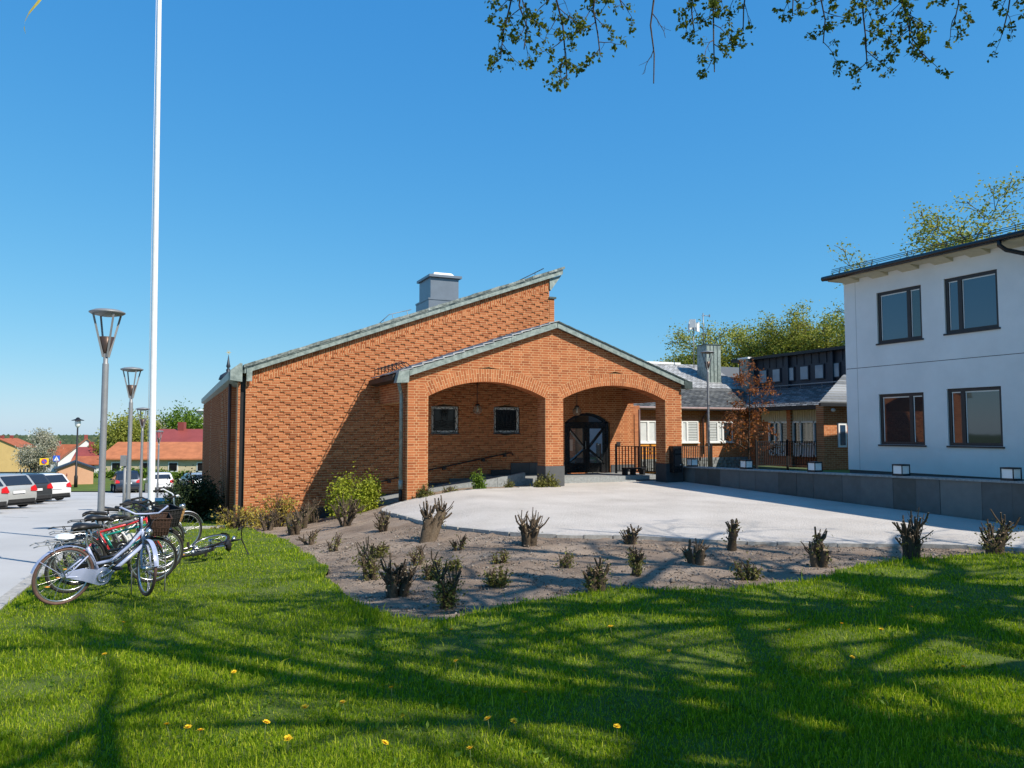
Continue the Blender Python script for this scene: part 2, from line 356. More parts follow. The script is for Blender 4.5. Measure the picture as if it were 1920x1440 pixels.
# ---------------------------------------------------------------- brick building
def clip(poly, A, B, Cc):               # keep A*u+B*v<=C
    out = []; n = len(poly)
    for i in range(n):
        p, q = poly[i], poly[(i+1) % n]; fp = A*p[0]+B*p[1]-Cc; fq = A*q[0]+B*q[1]-Cc
        if fp <= 0: out.append(p)
        if (fp < 0 < fq) or (fq < 0 < fp):
            t = fp/(fp-fq); out.append((p[0]+(q[0]-p[0])*t, p[1]+(q[1]-p[1])*t))
    return out
def area(p): return abs(sum(p[i][0]*p[(i+1) % len(p)][1]-p[(i+1) % len(p)][0]*p[i][1] for i in range(len(p))))/2 if len(p) > 2 else 0
def cut(poly, ops, v0, v1):             # remove openings from a polygon lying in course v0..v1
    res = [poly]
    for op in ops:
        a, b = op(v0), op(v1)
        if a is None and b is None: continue
        if a is None: a = ((b[0]+b[1])/2,)*2
        if b is None: b = ((a[0]+a[1])/2,)*2
        nx = []
        for p in res:
            s0 = (b[0]-a[0])/(v1-v0); s1 = (b[1]-a[1])/(v1-v0)
            nx.append(clip(p, 1, -s0, a[0]-s0*v0)); nx.append(clip(p, -1, s1, -(a[1]-s1*v0)))
        res = [p for p in nx if area(p) > 2e-4]
    return res
def rect_op(u0, u1, v0, v1): return lambda v: (u0, u1) if v0 - 1e-6 < v < v1 + 1e-6 else None
def arch_op(u0, u1, spring, rise, ring, zb=-5):
    hw = (u1-u0)/2; cx = (u0+u1)/2; Ri = (hw*hw+rise*rise)/(2*rise); cy = spring+rise-Ri; Ro = Ri+ring; al = math.asin(hw/Ri); ze = spring + ring*math.cos(al)
    def f(v):
        if v < zb: return None
        if v <= spring: return (u0, u1)
        if ring and v <= ze: d = (v-spring)*math.tan(al); return (u0-d, u1+d)
        q = Ro*Ro-(v-cy)**2
        if v >= cy+Ro: return None
        h = math.sqrt(max(q, 0)); return (cx-h, cx+h)
    f.par = (cx, cy, Ri, Ro, al); return f
BRICKS = []                              # (front polygon 3d, inward vector, full?)
def emit(poly, mp, dep, d0, full=None):
    BRICKS.append(([mp(u, v, d0) for u, v in poly], mp(0, 0, dep)-mp(0, 0, 0), full))
S, Hd, J, CO = .248, .118, .014, .075
CYC = [0, .72, .21, .5]
def wall(core, mp, u0, u1, v0, v1, clips=(), ops=(), recess=False, thick=.3, flip=False, phase=0, topclips=None):
    """courses of monk-bond bricks on a wall plane, mortar core behind; recess sinks the headers"""
    per = 2*(S+J)+Hd+J; n = int(math.ceil((v1-v0)/CO)); tc = topclips or clips
    for i in range(n):
        a = v0+i*CO; b = min(a+CO, v1)
        off = CYC[i % 4]*per if recess else ((i % 2)*.5*per + (i//2 % 3)*.0)
        off += phase
        uu = u0 - per + (off % per); cells = []
        while uu < u1:
            for L in (S, S, Hd): cells.append((uu, uu+L, L == Hd)); uu += L+J
        solid = [(u0, u1)]
        for (p, q, hd) in cells:
            rc = recess and hd and p-J > u0+.15 and q+J < u1-.05
            p2, q2 = max(p, u0+.002), min(q, u1-.002)
            if q2-p2 < .02: continue
            bv0, bv1 = a+J/2, min(b, a+CO-J/2)
            if rc:
                solid = solid[:-1] + [(solid[-1][0], p-J), (q+J, solid[-1][1])]
            base = [(p2, bv0), (q2, bv0), (q2, bv1), (p2, bv1)]
            po = base
            for c in tc: po = clip(po, *c) if po else po
            if area(po) < 3e-4: continue
            for piece in cut(po, ops, a, b):
                ok = len(piece) == 4 and abs(area(piece)-area(base)) < 1e-6 and (abs(q-p-S) < 1e-6 or abs(q-p-Hd) < 1e-6) and abs(q2-p2-(q-p)) < 1e-6
                emit(piece, mp, .05, .029 if rc else random.uniform(-.0022, -.0006), ('h' if hd else 's') if ok and not rc else None)
        for (p, q) in solid:
            if q-p < .005: continue
            po = [(p, a), (q, a), (q, b), (p, b)]
            for c in clips: po = clip(po, *c) if po else po
            if area(po) < 2e-4: continue
            for piece in cut(po, ops, a, b): core.prism([mp(u, v, .0008) for u, v in piece], mp(0, 0, .06)-mp(0, 0, 0))
        po = [(u0, a), (u1, a), (u1, b), (u0, b)]
        for c in clips: po = clip(po, *c) if po else po
        if area(po) > 2e-4:
            for piece in cut(po, ops, a, b): core.prism([mp(u, v, .031) for u, v in piece], mp(0, 0, thick)-mp(0, 0, 0))
def voussoirs(mp, op, deep):
    cx, cy, Ri, Ro, al = op.par; n = int(2*al*Ri/.0745); da = 2*al/n
    for i in range(n):
        a0 = -al+i*da+.0075/Ri; a1 = -al+(i+1)*da-.0075/Ri
        ring = Ro-Ri
        cuts = [(0, .242), (.258, ring-.008)] if i % 2 else [(0, .113), (.129, ring-.008)]
        for r0, r1 in cuts:
            def pt(r, a): return (cx+(Ri+r)*math.sin(a), cy+(Ri+r)*math.cos(a))
            emit([pt(r0, a0), pt(r0, a1), pt(r1, a1), pt(r1, a0)], mp, deep, random.uniform(-.0025, -.0006))
def vouss_core(core, mp, op, deep):
    cx, cy, Ri, Ro, al = op.par; n = 24
    for i in range(n):
        a0 = -al+2*al*i/n; a1 = -al+2*al*(i+1)/n
        pl = [(cx+r*math.sin(a), cy+r*math.cos(a)) for r, a in ((Ri+.006, a0), (Ri+.006, a1), (Ro, a1), (Ro, a0))]
        core.prism([mp(u, v, .0008) for u, v in pl], mp(0, 0, deep)-mp(0, 0, 0))
YM, YP = 24.35, 21.1
BB = empty('brick_building', (1.86, YM, -1.2), 0, 'red brick hall with sloping copper-edged roof and twin-arched porch', 'building')
mpM = lambda u, v, d: V((u, YM+d, v)); mpP = lambda u, v, d: V((u, YP+d, v))
SL = .362; top = lambda u: 3.44+SL*(u-2.21)                     # underside of the main fascia
core = MB()
win_ops = [rect_op(7.92, 8.88, 1.575, 2.475), rect_op(10.16, 11.13, 1.575, 2.475)]
door_op = arch_op(12.9, 14.77, 1.95, .36, 0, -.2)
band = .385
mclips = [(-SL, 1, 3.44-SL*2.21)]; bclips = [(-SL, 1, 3.44-SL*2.21-band)]
# plain field of the gable wall, split so that the porch end and the corner strip keep their own edges
wall(core, mpM, 2.08, 12.3, -.9, 7.05, mclips, win_ops, True, .3, topclips=bclips)
wall(core, mpM, 1.86, 1.925, -.9, 3.3, mclips, (), False, .3)
wall(core, mpM, 12.312, 15.8, -.15, 3.9, [], [door_op], False, .3, phase=.1)
wall(core, mpM, 12.312, 12.5, 3.9, 6.375, [], [], False, .3)
core.box(1.925, 2.08, YM+.37, YM+.5, -1.1, 3.4)                  # back of the shadow slot
m_ = MB(); m_.box(1.93, 2.074, YM+.09, YM+.36, -1.1, 3.3); m_.build('slot_shade_fill', MT['black'], BB)  # black fill standing in for the deep shade of the corner slot
# sailor band of upright bricks under the verge
i = 0; u = 2.1
while u < 12.26:
    u2 = u+.058
    t0, t1 = top(u)-.008, top(u2)-.008
    segs = [(-.246, 0), (-.375, -.262)] if i % 2 else [(-.115, 0), (-.375, -.131)]
    for lo, hi in segs: emit([(u, t0+lo), (u2, t1+lo), (u2, t1+hi), (u, t0+hi)], mpM, .05, random.uniform(-.0022, -.0006))
    u += .0745; i += 1
core.build('mortar_wall', MT['mortar'], BB)
# porch
pcore = MB()
A1 = arch_op(6.77, 10.52, 2.65, .46, .385); A2 = arch_op(11.13, 14.93, 2.65, .45, .385)
sl1 = (4.84-3.235)/(10.86-6.21); sl2 = (4.84-3.18)/(15.56-10.86)
pclips = [(-sl1, 1, 3.235-sl1*6.21), (sl2, 1, 3.18+sl2*15.56)]
wall(pcore, mpP, 6.17, 15.57, -.35, 4.9, pclips, [A1, A2], False, .5)
for op in (A1, A2): voussoirs(mpP, op, .5); vouss_core(pcore, mpP, op, .49)
DP = .55
for X, z1 in ((6.17, 3.1), (10.52, 2.64), (14.93, 2.64)):          # faces of the piers that look left
    mpS = lambda u, v, d, X=X: V((X-.009+d, YP+DP-u, v))
    wall(pcore, mpS, 0.0, DP-.004, -.35, z1, [], [], False, .07)
for X0, X1 in ((6.24, 6.76), (10.59, 11.12), (15.0, 15.56)): pcore.box(X0, X1, YP+.3, YP+DP, -.35, 2.64)
mpL = lambda u, v, d: V((6.161+d, YM-u, v))                        # lintel wall above the open left side
wall(pcore, mpL, 0.01, YM-YP-DP-.01, 2.5, 3.1, [], [], False, .3)
m_ = MB(); m_.box(15.3, 15.565, YP+DP+.01, YM-.01, 2.66, 3.15); m_.build('side_lintel', MT['brickY'], BB)
pcore.build('porch_mortar_wall', MT['mortar'], BB)
# bricks: the 300 largest in view are single objects, the rest one mesh
cy_, sy_ = math.cos(R(YAW)), math.sin(R(YAW))
def parea(p):
    q = []
    for a in p:
        z = a[0]*sy_+a[1]*cy_; q.append(((a[0]*cy_-a[1]*sy_)/z, (a[2]-CAMZ)/z))
    return area(q)
cand = [(parea(b[0]), i) for i, b in enumerate(BRICKS) if b[2] and abs(b[1].y) > abs(b[1].x) and not (b[0][0].y > 23 and (b[0][0].x > 4.3 + .56*(b[0][0].z-.38)) and b[0][0].z < 3.3) and b[0][0].z > -.3]
cand.sort(reverse=True); pick = set(i for _, i in cand[:300])
def bmesh_piece(Lb):
    m_ = MB(); m_.box(0, Lb, 0, .05, 0, CO-J)
    return m_.mesh('brick', MT['brick'])
BMS, BMH = bmesh_piece(S), bmesh_piece(Hd)
vs, q4, q3, tn = [], [], [], []
polys = {}
for i, (p, inw, full) in enumerate(BRICKS):
    if i in pick:
        o = link('brick', BMS if full == 's' else BMH, BB); o.location = min(p, key=lambda a: (a.z, a.x)) - BB.location
        continue
    n = len(p); b0 = len(vs); nm = V((0, 0, 0))
    for k_ in range(n): nm += p[k_].cross(p[(k_+1) % n])
    if nm.dot(inw) > 0: p = p[::-1]
    vs += [a - BB.location for a in p] + [a+inw - BB.location for a in p]; tn += [random.random()]*(2*n)
    polys.setdefault(n, []).append([b0+k_ for k_ in range(n)])
    for k_ in range(n):
        j = (k_+1) % n; polys.setdefault(4, []).append([b0+j, b0+k_, b0+n+k_, b0+n+j])
o = link('brickwork', fast_mesh('brickwork', np.array([tuple(a) for a in vs]), [np.array(f) for f in polys.values()], MT['brick'], attr=tn), BB); tag(o, kind='stuff')
print('bricks', len(BRICKS))
# long side wall in shade, with upright brick fins
sw = MB(); sw.box(1.95, 2.3, YM+.36, 46, -3.2, 3.15); sw.box(12.0, 12.3, YM+.4, 46, -1, 6.4); sw.build('side_wall', MT['brickY'], BB)
fin = MB(); fin.box(0, .24, 0, .24, 0, 1); fme = fin.mesh('brick_fin', MT['brickY'])
for y in np.arange(26.4, 46, .8):
    o = link('brick_fin', fme, BB); o.location = V((1.715, y, -3.0)) - BB.location; o.scale = (1, 1, 6.1)
wp = MB(); wp.box(2.0, 2.08, YM-.03, YM, -1.15, -.9)
# slate plinths stepping up with the ramp
def slab(x0, x1, z0, z1, y=YM, name='plinth_slab'):
    m_ = MB(); m_.box(x0+.004, x1-.004, y-.035, y+.05, z0, z1); return m_.build(name, MT['slate'], BB)
for x0, x1, z1 in ((1.93, 2.9, -.88), (2.9, 4.0, -.82), (4.0, 5.2, -.72), (5.2, 6.2, -.5), (6.2, 7.0, -.36), (7.0, 7.85, -.2), (7.85, 8.55, -.05), (8.55, 9.3, .07), (9.3, 10.05, .19), (10.05, 10.78, .33), (10.78, 11.5, .55), (11.5, 12.2, .55)):
    slab(x0, x1, -1.4, z1)
slab(12.2, 12.88, 0, .55); slab(14.8, 15.78, 0, .42)
for x0, x1 in ((10.5, 11.15), (14.91, 15.59)):
    m_ = MB(); m_.box(x0, x1, YP-.03, YP+DP+.02, -.4, .58); m_.build('pier_plinth', MT['slate'], BB)
# porch floor, steps, ramp
st = MB(); st.box(10.3, 15.6, 22.35, YM-.04, -.3, .135); st.build('porch_floor', MT['step'], BB)
st = MB(); st.box(11.2, 14.35, 22.0, 22.35, -.3, .005); st.build('step', MT['step'], BB)
st = MB(); st.box(14.36, 15.55, 22.05, 22.36, -.3, .0); st.build('step', MT['slate'], BB)
rp = MB(); rp.prism([(5.0, 22.45, -1.3), (10.3, 22.45, -1.3), (10.3, 22.45, .13), (9.6, 22.45, .1), (5.0, 22.45, -.62)], (0, 1.85, 0)); rp.build('ramp', MT['step'], BB)
for i in range(5):
    x0 = 5.6+i*.96; x1 = x0+.95; z = lambda x: -.6+.158*(x-5.0)
    rp = MB(); rp.prism([(x0, 22.3, -1.2), (x1, 22.3, -1.2), (x1, 22.3, z(x1)+.08), (x0, 22.3, z(x0)+.08)], (0, .15, 0)); rp.build('ramp_kerb_stone', MT['step'], BB)
# main roof: deck, copper fascia, verge slates
Y0 = YM-.16
def zf(x): return top(x)
rf = MB(); rf.prism([(1.7, Y0+.02, zf(1.7)+.02), (12.78, Y0+.02, zf(12.78)+.02), (12.78, Y0+.02, zf(12.78)+.2), (1.7, Y0+.02, zf(1.7)+.2)], (0, 22, 0)); roof = rf.build('roof', MT['copper_dk'], BB)
for i in range(7):
    x0 = 2.02+i*1.535; x1 = x0+1.528
    f_ = MB(); f_.prism([(x0, Y0, zf(x0)), (x1, Y0, zf(x1)), (x1, Y0, zf(x1)+.165), (x0, Y0, zf(x0)+.165)], (0, .06, 0))
    f_.prism([(x0, Y0-.025, zf(x0)+.145), (x1, Y0-.025, zf(x1)+.145), (x1, Y0-.025, zf(x1)+.175), (x0, Y0-.025, zf(x0)+.175)], (0, .09, 0)); f_.build('fascia_sheet', MT['copper'], roof)
for i in range(34):
    x0 = 2.0+i*.3185; x1 = x0+.315; e = random.uniform(-.012, .012); t_ = random.uniform(.075, .1)
    s_ = MB(); s_.prism([(x0, Y0-.05, zf(x0)+.178+e), (x1, Y0-.05+random.uniform(-.02, .02), zf(x1)+.178-e), (x1, Y0-.05, zf(x1)+.178+t_), (x0, Y0-.05, zf(x0)+.178+t_-e)], (0, .5, 0)); s_.build('verge_slate', MT['lichen'], roof)
b_ = MB(); b_.prism([(12.3, YM-.05, 6.72), (12.34, YM-.05, 6.66), (12.78, YM-.05, zf(12.78)-.01), (12.3, YM-.05, zf(12.3)-.01)], (0, 16, 0)); b_.build('soffit_sheet', MT['copper'], roof)
b_ = MB(); b_.box(12.28, 12.56, YM-.05, YM+.4, 6.376, 6.44); b_.build('coping', MT['copper_dk'], BB)
# left eave: gutter box, fascia, downpipe
e_ = MB(); e_.prism([(1.62, Y0-.02, 3.16), (1.96, Y0-.02, 3.12), (1.96, Y0-.02, 3.66), (1.9, Y0-.02, 3.68), (1.62, Y0-.02, 3.46)], (0, .3, 0)); e_.build('gutter_box', MT['copper'], roof)
e_ = MB(); e_.prism([(2.08, Y0-.03, 3.14), (2.24, Y0-.03, 3.14), (2.24, Y0-.03, 3.5), (2.08, Y0-.03, 3.52)], (0, .1, 0)); e_.build('corner_flashing', MT['copper'], roof)
e_ = MB(); e_.prism([(1.6, Y0+.3, 3.2), (1.95, Y0+.3, 3.05), (2.0, Y0+.3, 3.5), (1.6, Y0+.3, 3.42)], (0, 21.5, 0)); e_.build('eave_gutter', MT['copper'], roof)
MT['brownpipe'] = M('brown_downpipe', (.10, .055, .05), .5, .15, 10, metal=.2)
e_ = MB(); e_.tube([(1.74, 25.9, 3.15), (1.74, 25.9, -1.3)], .05, 10); e_.build('downpipe', MT['brownpipe'], BB)
# chimney on the main roof
c_ = MB(); c_.box(8.62, 9.9, 26.9, 28.5, 5.6, 6.52); c_.box(8.72, 9.82, 27.0, 28.4, 6.5, 7.42); c_.box(8.6, 9.92, 26.88, 28.52, 6.5, 6.56); c_.box(8.64, 9.92, 26.9, 28.5, 7.36, 7.45); ch = c_.build('chimney', MT['chim'], roof)
c_ = MB(); c_.prism([(8.85, 27.1, 7.45), (9.75, 27.1, 7.45), (9.62, 27.25, 7.6), (8.95, 27.25, 7.6)], (0, 1.1, 0)); c_.build('chimney_cap', MT['white'], BB)
# roof ladder rails
l_ = MB(); zr_ = lambda x: zf(x)+.25
for y in (25.2,):
    l_.tube([(6.28, y, zr_(6.28)+.02), (6.68, y, zr_(6.68)+.26), (7.45, y, zr_(7.45)+.2)], .013, 5)
    for x in (6.5, 6.8, 7.3): l_.tube([(x+.05, y, zr_(x)-.05), (x, y, zr_(x)+(.14 if x < 6.6 else .22))], .011, 5)
l_.build('roof_rail', MT['greysteel'], roof)
l_ = MB(); l_.tube([(11.0, 25, zr_(11)-.02), (12.4, 25, zr_(12.4)+.22)], .016, 5); l_.tube([(12.05, 25, zr_(12)), (12.05, 25, zr_(12.05)+.16)], .012, 5); l_.build('roof_rail', MT['black'], roof)
# porch roof
PR = MB(); ov = .16; yp0 = YP-ov
def zL(x): return 3.235+sl1*(x-6.21)
def zR(x): return 4.84-sl2*(x-10.86)
PR.prism([(5.95, yp0+.03, zL(5.95)+.03), (10.86, yp0+.03, 4.87), (15.8, yp0+.03, zR(15.8)+.03), (15.8, yp0+.03, zR(15.8)+.16), (10.86, yp0+.03, 5.0), (5.95, yp0+.03, zL(5.95)+.16)], (0, YM-yp0-.03, 0))
proof = PR.build('porch_roof', MT['dkwood'], BB)
def fas(x0, x1, z): 
    m_ = MB(); m_.prism([(x0, yp0, z(x0)), (x1, yp0, z(x1)), (x1, yp0, z(x1)+.165), (x0, yp0, z(x0)+.165)], (0, .05, 0))
    m_.prism([(x0, yp0-.02, z(x0)-.012), (x1, yp0-.02, z(x1)-.012), (x1, yp0-.02, z(x1)+.012), (x0, yp0-.02, z(x0)+.012)], (0, .08, 0)); m_.build('fascia_sheet', MT['copper'], proof)
for a_, b_ in ((6.17, 7.72), (7.73, 9.3), (9.31, 10.85)): fas(a_, b_, zL)
for a_, b_ in ((10.87, 12.4), (12.41, 13.98), (13.99, 15.57)): fas(a_, b_, zR)
for i in range(16):                      # slates of the left slope, course by course
    for j in range(7):
        x0 = 5.9+i*.31; y0 = yp0-.03+j*.485; dz = random.uniform(-.006, .01)
        p = [(x0, 0, zL(x0)+.2+dz), (x0+.36, 0, zL(x0+.36)+.168+dz), (x0+.36, 0, zL(x0+.36)+.19+dz), (x0, 0, zL(x0)+.235+dz)]
        m_ = MB(); m_.prism([(q[0], y0, q[2]) for q in p], (0, .478, 0)); m_.build('roof_slate', MT['roofslate_lt'], proof)
for i in range(15):
    x0 = 10.9+i*.325; m_ = MB(); m_.prism([(x0, yp0-.03, zR(x0)+.168), (x0+.32, yp0-.03, zR(x0+.32)+.168), (x0+.32, yp0-.03, zR(x0+.32)+.2), (x0, yp0-.03, zR(x0)+.21)], (0, 3.3, 0)); m_.build('roof_slate', MT['copper_dk'], proof)
m_ = MB(); m_.prism([(5.78, yp0-.02, 3.0), (6.14, yp0-.02, 3.02), (6.16, yp0-.02, 3.42), (5.86, yp0-.02, 3.34)], (0, .3, 0)); m_.build('gutter_box', MT['copper'], proof)
m_ = MB(); m_.prism([(15.58, yp0-.02, 3.06), (15.9, yp0-.02, 3.04), (15.9, yp0-.02, 3.28), (15.58, yp0-.02, 3.36)], (0, .3, 0)); m_.build('gutter_box', MT['copper_dk'], proof)
m_ = MB(); m_.prism([(5.75, yp0+.28, 3.1), (6.0, yp0+.28, 3.06), (6.0, yp0+.28, 3.3), (5.75, yp0+.28, 3.24)], (0, 2.9, 0)); m_.build('eave_gutter', MT['dkwood'], proof)
for j in range(7):                       # bent snow guards on the left eave
    y = yp0+.25+j*.42; m_ = MB(); m_.tube([(5.84, y, 3.38), (5.86, y, 3.55), (5.95, y, 3.62), (6.12, y, 3.6), (6.3, y, 3.48)], .014, 5); m_.build('snow_guard', MT['black'], proof)
m_ = MB(); m_.tube([(5.85, yp0+.1, 3.56), (5.85, YM-.2, 3.56)], .012, 5); m_.tube([(6.1, yp0+.1, 3.6), (6.1, YM-.2, 3.6)], .012, 5); m_.build('snow_rail', MT['black'], proof)
m_ = MB(); m_.tube([(5.96, 21.28, 3.05), (5.96, 21.28, 2.95), (6.05, 21.4, 2.72), (6.06, 21.4, 2.6), (6.06, 21.4, .2)], .055, 12); m_.tube([(6.06, 21.4, .25), (6.06, 21.4, .0)], .068, 12); m_.build('downpipe', MT['copper'], BB)
m_ = MB(); m_.tube([(6.06, 21.4, .02), (6.06, 21.4, -.35)], .058, 12); m_.build('downpipe_foot', MT['black'], BB)
for x in (8.3, 10.9, 13.3):              # ceiling beams
    m_ = MB(); m_.box(x-.1, x+.1, YP+.52, YM-.01, min(zL(x), zR(x))-.17, min(zL(x), zR(x))+.02); m_.build('ceiling_beam', MT['dkwood'], BB)
# windows with star grilles
def grille_window(x0, x1, z0, z1, fancy):
    wd = empty('window', V((x0, YM, z0)) - BB.location); wd.parent = BB
    def P(mb, n, m): 
        o = mb.build(n, m, wd); return o
    m_ = MB()
    for a in ((x0, x1, z0, z0+.09), (x0, x1, z1-.09, z1), (x0, x0+.09, z0+.09, z1-.09), (x1-.09, x1, z0+.09, z1-.09)): m_.box(a[0], a[1], YM+.06, YM+.1, a[2], a[3])
    P(m_, 'frame', MT['white'])
    m_ = MB(); m_.box(x0+.09, x1-.09, YM+.075, YM+.085, z0+.09, z1-.09); P(m_, 'pane', MT['glassd'])
    m_ = MB(); y = YM+.005; b = .014
    def bar(a, c): m_.bar((a[0], y, a[1]), (c[0], y, c[1]), b, .012)
    xs = [x0+.02, x0+.13, (x0+x1)/2, x1-.13, x1-.02]; zs = [z0+.02, z0+.13, (z0+z1)/2, z1-.13, z1-.02]
    for q in (0, 1): 
        a, c, d, e = xs[q], xs[4-q], zs[q], zs[4-q]
        bar((a, d), (c, d)); bar((a, e), (c, e)); bar((a, d), (a, e)); bar((c, d), (c, e))
    n = 4
    for q in range(n):
        ta, tb = q/n, (q+1)/n; f = lambda t: xs[0]+(xs[4]-xs[0])*t; g_ = lambda t: zs[0]+(zs[4]-zs[0])*t
        o_, i_ = (0, 1) if q % 2 else (1, 0)
        bar((f(ta), zs[o_]), (f(tb), zs[i_])); bar((f(ta), zs[4-o_]), (f(tb), zs[4-i_])); bar((xs[o_], g_(ta)), (xs[i_], g_(tb))); bar((xs[4-o_], g_(ta)), (xs[4-i_], g_(tb)))
    for t in (.2, .5, .8): bar((x0+(x1-x0)*t, zs[3]), (x0+(x1-x0)*t, zs[4])); bar((x0+(x1-x0)*t, zs[0]), (x0+(x1-x0)*t, zs[1]))
    if fancy:
        for q in range(7): 
            xx = xs[1]+(xs[3]-xs[1])*(q+.5)/7; m_.tube([(xx, y, zs[1]), (xx+.03*math.sin(q*2), y, zs[2]-.05), (xx+.05*math.cos(q*1.7), y, zs[2]+.12), (xx-.02, y, zs[3])], .008, 4)
        for q in range(4): m_.tube([(xs[1], y, zs[1]+.06+q*.07), (xs[2], y, zs[1]+.03+q*.07), (xs[3], y, zs[1]+.06+q*.07)], .008, 4)
    else:
        for q in range(5): m_.tube([(xs[1], y, zs[1]+.05+q*.05), (xs[2]-.1, y, zs[1]+.1+q*.05), (xs[2]+.1, y, zs[1]+.05+q*.05), (xs[3], y, zs[1]+.1+q*.05)], .007, 4)
        m_.tube([(xs[2]-.1, y, zs[1]+.3), (xs[2]-.06, y, zs[3]-.1), (xs[2], y, zs[3]-.05), (xs[2]+.06, y, zs[3]-.1), (xs[2]+.1, y, zs[1]+.3)], .008, 4)
    P(m_, 'grille', MT['black'])
    m_ = MB(); m_.box(x0-.02, x1+.02, YM-.04, YM+.1, z0-.035, z0); P(m_, 'sill', MT['slate'])
grille_window(7.92, 8.88, 1.575, 2.475, False); grille_window(10.16, 11.13, 1.575, 2.475, True)
# double door with braces
DR = empty('door', V((13.835, YM+.12, .135)) - BB.location); DR.parent = BB
yd = YM+.12; x0, x1, xm = 12.92, 14.75, 13.835
op = arch_op(12.92, 14.75, 1.95, .35, 0); cx, cyy, Ri, Ro, al = op.par
arc = [(cx+Ri*math.sin(-al+2*al*i/12), cyy+Ri*math.cos(-al+2*al*i/12)) for i in range(13)]
arc2 = [(cx+(Ri-.09)*math.sin((-al+2*al*i/12)*.93), cyy+(Ri-.09)*math.cos((-al+2*al*i/12)*.93)) for i in range(13)]
m_ = MB()
for i in range(12): m_.prism([(arc[i][0], yd-.06, arc[i][1]), (arc[i+1][0], yd-.06, arc[i+1][1]), (arc2[i+1][0], yd-.06, arc2[i+1][1]), (arc2[i][0], yd-.06, arc2[i][1])], (0, .12, 0))
m_.box(x0, x0+.1, yd-.06, yd+.06, .14, 1.97); m_.box(x1-.1, x1, yd-.06, yd+.06, .14, 1.97); m_.box(x0+.1, x1-.1, yd-.06, yd+.06, 1.86, 1.98); m_.build('frame', MT['blackgloss'], DR)
m_ = MB(); m_.prism([(p[0], yd, p[1]) for p in arc2] , (0, .012, 0)); m_.build('fanlight', MT['glass'], DR)
for s_, a, b in ((1, x0+.1, xm-.005), (-1, xm+.005, x1-.1)):
    m_ = MB(); m_.box(a, b, yd-.03, yd+.03, .15, .5); m_.box(a, b, yd-.03, yd+.03, 1.74, 1.86)
    m_.box(a, a+.13, yd-.03, yd+.03, .5, 1.74); m_.box(b-.13, b, yd-.03, yd+.03, .5, 1.74)
    hinge, mid = (a+.06, b-.06) if s_ == 1 else (b-.06, a+.06)
    m_.bar((hinge, yd-.035, 1.78), (mid, yd-.035, 1.02), .09, .05); m_.bar((mid, yd-.035, 1.02), (hinge, yd-.035, .48), .07, .05)
    lf = m_.build('door_leaf', MT['blackgloss'], DR)
    m_ = MB(); m_.box(a+.13, b-.13, yd-.005, yd+.005, .5, 1.74); m_.build('pane', MT['doorglass'], DR)
m_ = MB(); m_.tube([(xm-.06, yd-.08, 1.0), (xm-.06, yd-.08, 1.3)], .015, 6); m_.bar((xm-.06, yd-.03, 1.02), (xm-.06, yd-.08, 1.02), .02); m_.bar((xm-.06, yd-.03, 1.28), (xm-.06, yd-.08, 1.28), .02); m_.build('handle', MT['greysteel'], DR)
m_ = MB(); m_.box(13.09, 13.28, yd-.012, yd-.007, .95, 1.35); m_.build('notice', M('paper_notice', (.55, .38, .30), .8, .1, 30), DR)
# handrail along the ramp
m_ = MB(); m_.tube([(5.6, YM-.1, -.12), (6.3, YM-.1, .05), (7.83, YM-.1, .38), (10.7, YM-.1, .9), (10.8, YM-.1, .89), (10.82, YM-.1, .82)], .022, 7)
for x, z in ((6.5, .09), (8.35, .47), (9.75, .72), (10.55, .87)): m_.box(x-.05, x+.05, YM-.1, YM, z-.1, z-.02)
m_.build('handrail', MT['black'], BB)
# small things: wall plate by the door
m_ = MB(); m_.box(15.05, 15.2, YM-.03, YM, 1.1, 1.25); m_.build('bell_plate', MT['dkframe'], BB)
# ---------------------------------------------------------------- upper ground behind the retaining wall
XW = 15.7
def ztop(y): return .475 + .0145*(21.4-y)
gm = MB(); N_ = 12
vs = []; fs = []
for i in range(N_+1):
    for j in range(N_+1):
        x = XW+.25 + (34-XW-.25)*i/N_; y = 3 + (34-3)*j/N_; vs.append((x, y, min(ztop(y)-.17, .5) - max(0, y-20)*.05 - max(0, x-17)*.004))
for i in range(N_):
    for j in range(N_): a = i*(N_+1)+j; fs.append((a, a+N_+1, a+N_+2, a+1))
gm.add(vs, fs, True); tag(gm.build('courtyard_lawn', MT['fargrass']), kind='structure')
# ---------------------------------------------------------------- retaining wall
RW = empty('retaining_wall', (XW, 12, -.3), 0, 'low dark slate-clad retaining wall along the right of the plaza', 'wall')
m_ = MB(); m_.prism([(XW+.03, 21.45, -.5), (XW+.03, 3.2, -.6), (XW+.03, 3.2, ztop(3.2)-.06), (XW+.03, 21.45, ztop(21.45)-.06)], (.2, 0, 0)); m_.build('wall_core', MT['slabs'], RW)
y = 21.4; random.seed(11)
ws = [.82, .66, .62, .9, .7, .95, .72, .6, .98, .6, .95, .62, .62, .98, .66, 1.0, .66, .9, .9, .75, 1.0, .8, .9]
for wd in ws:
    y1 = y-wd*.98
    if y1 < 3.3: break
    d = random.uniform(-.006, .006)
    m_ = MB(); m_.prism([(XW+d, y, -.5), (XW+d, y1+.008, -.5), (XW+d, y1+.008, ztop(y1)-.05), (XW+d, y, ztop(y)-.05)], (.045, 0, 0)); m_.build('stone_slab', MT['slabs'], RW); y = y1
y = 21.45
while y > 3.4:
    y1 = y-1.42; m_ = MB(); m_.prism([(XW-.05, y, ztop(y)-.045), (XW-.05, y1+.006, ztop(y1)-.045), (XW-.05, y1+.006, ztop(y1)), (XW-.05, y, ztop(y))], (.34, 0, 0)); m_.build('coping_stone', MT['step'], RW); y = y1
MT['opal'] = M('opal_glass', (.82, .82, .80), .3, .02, 5)
wl = None
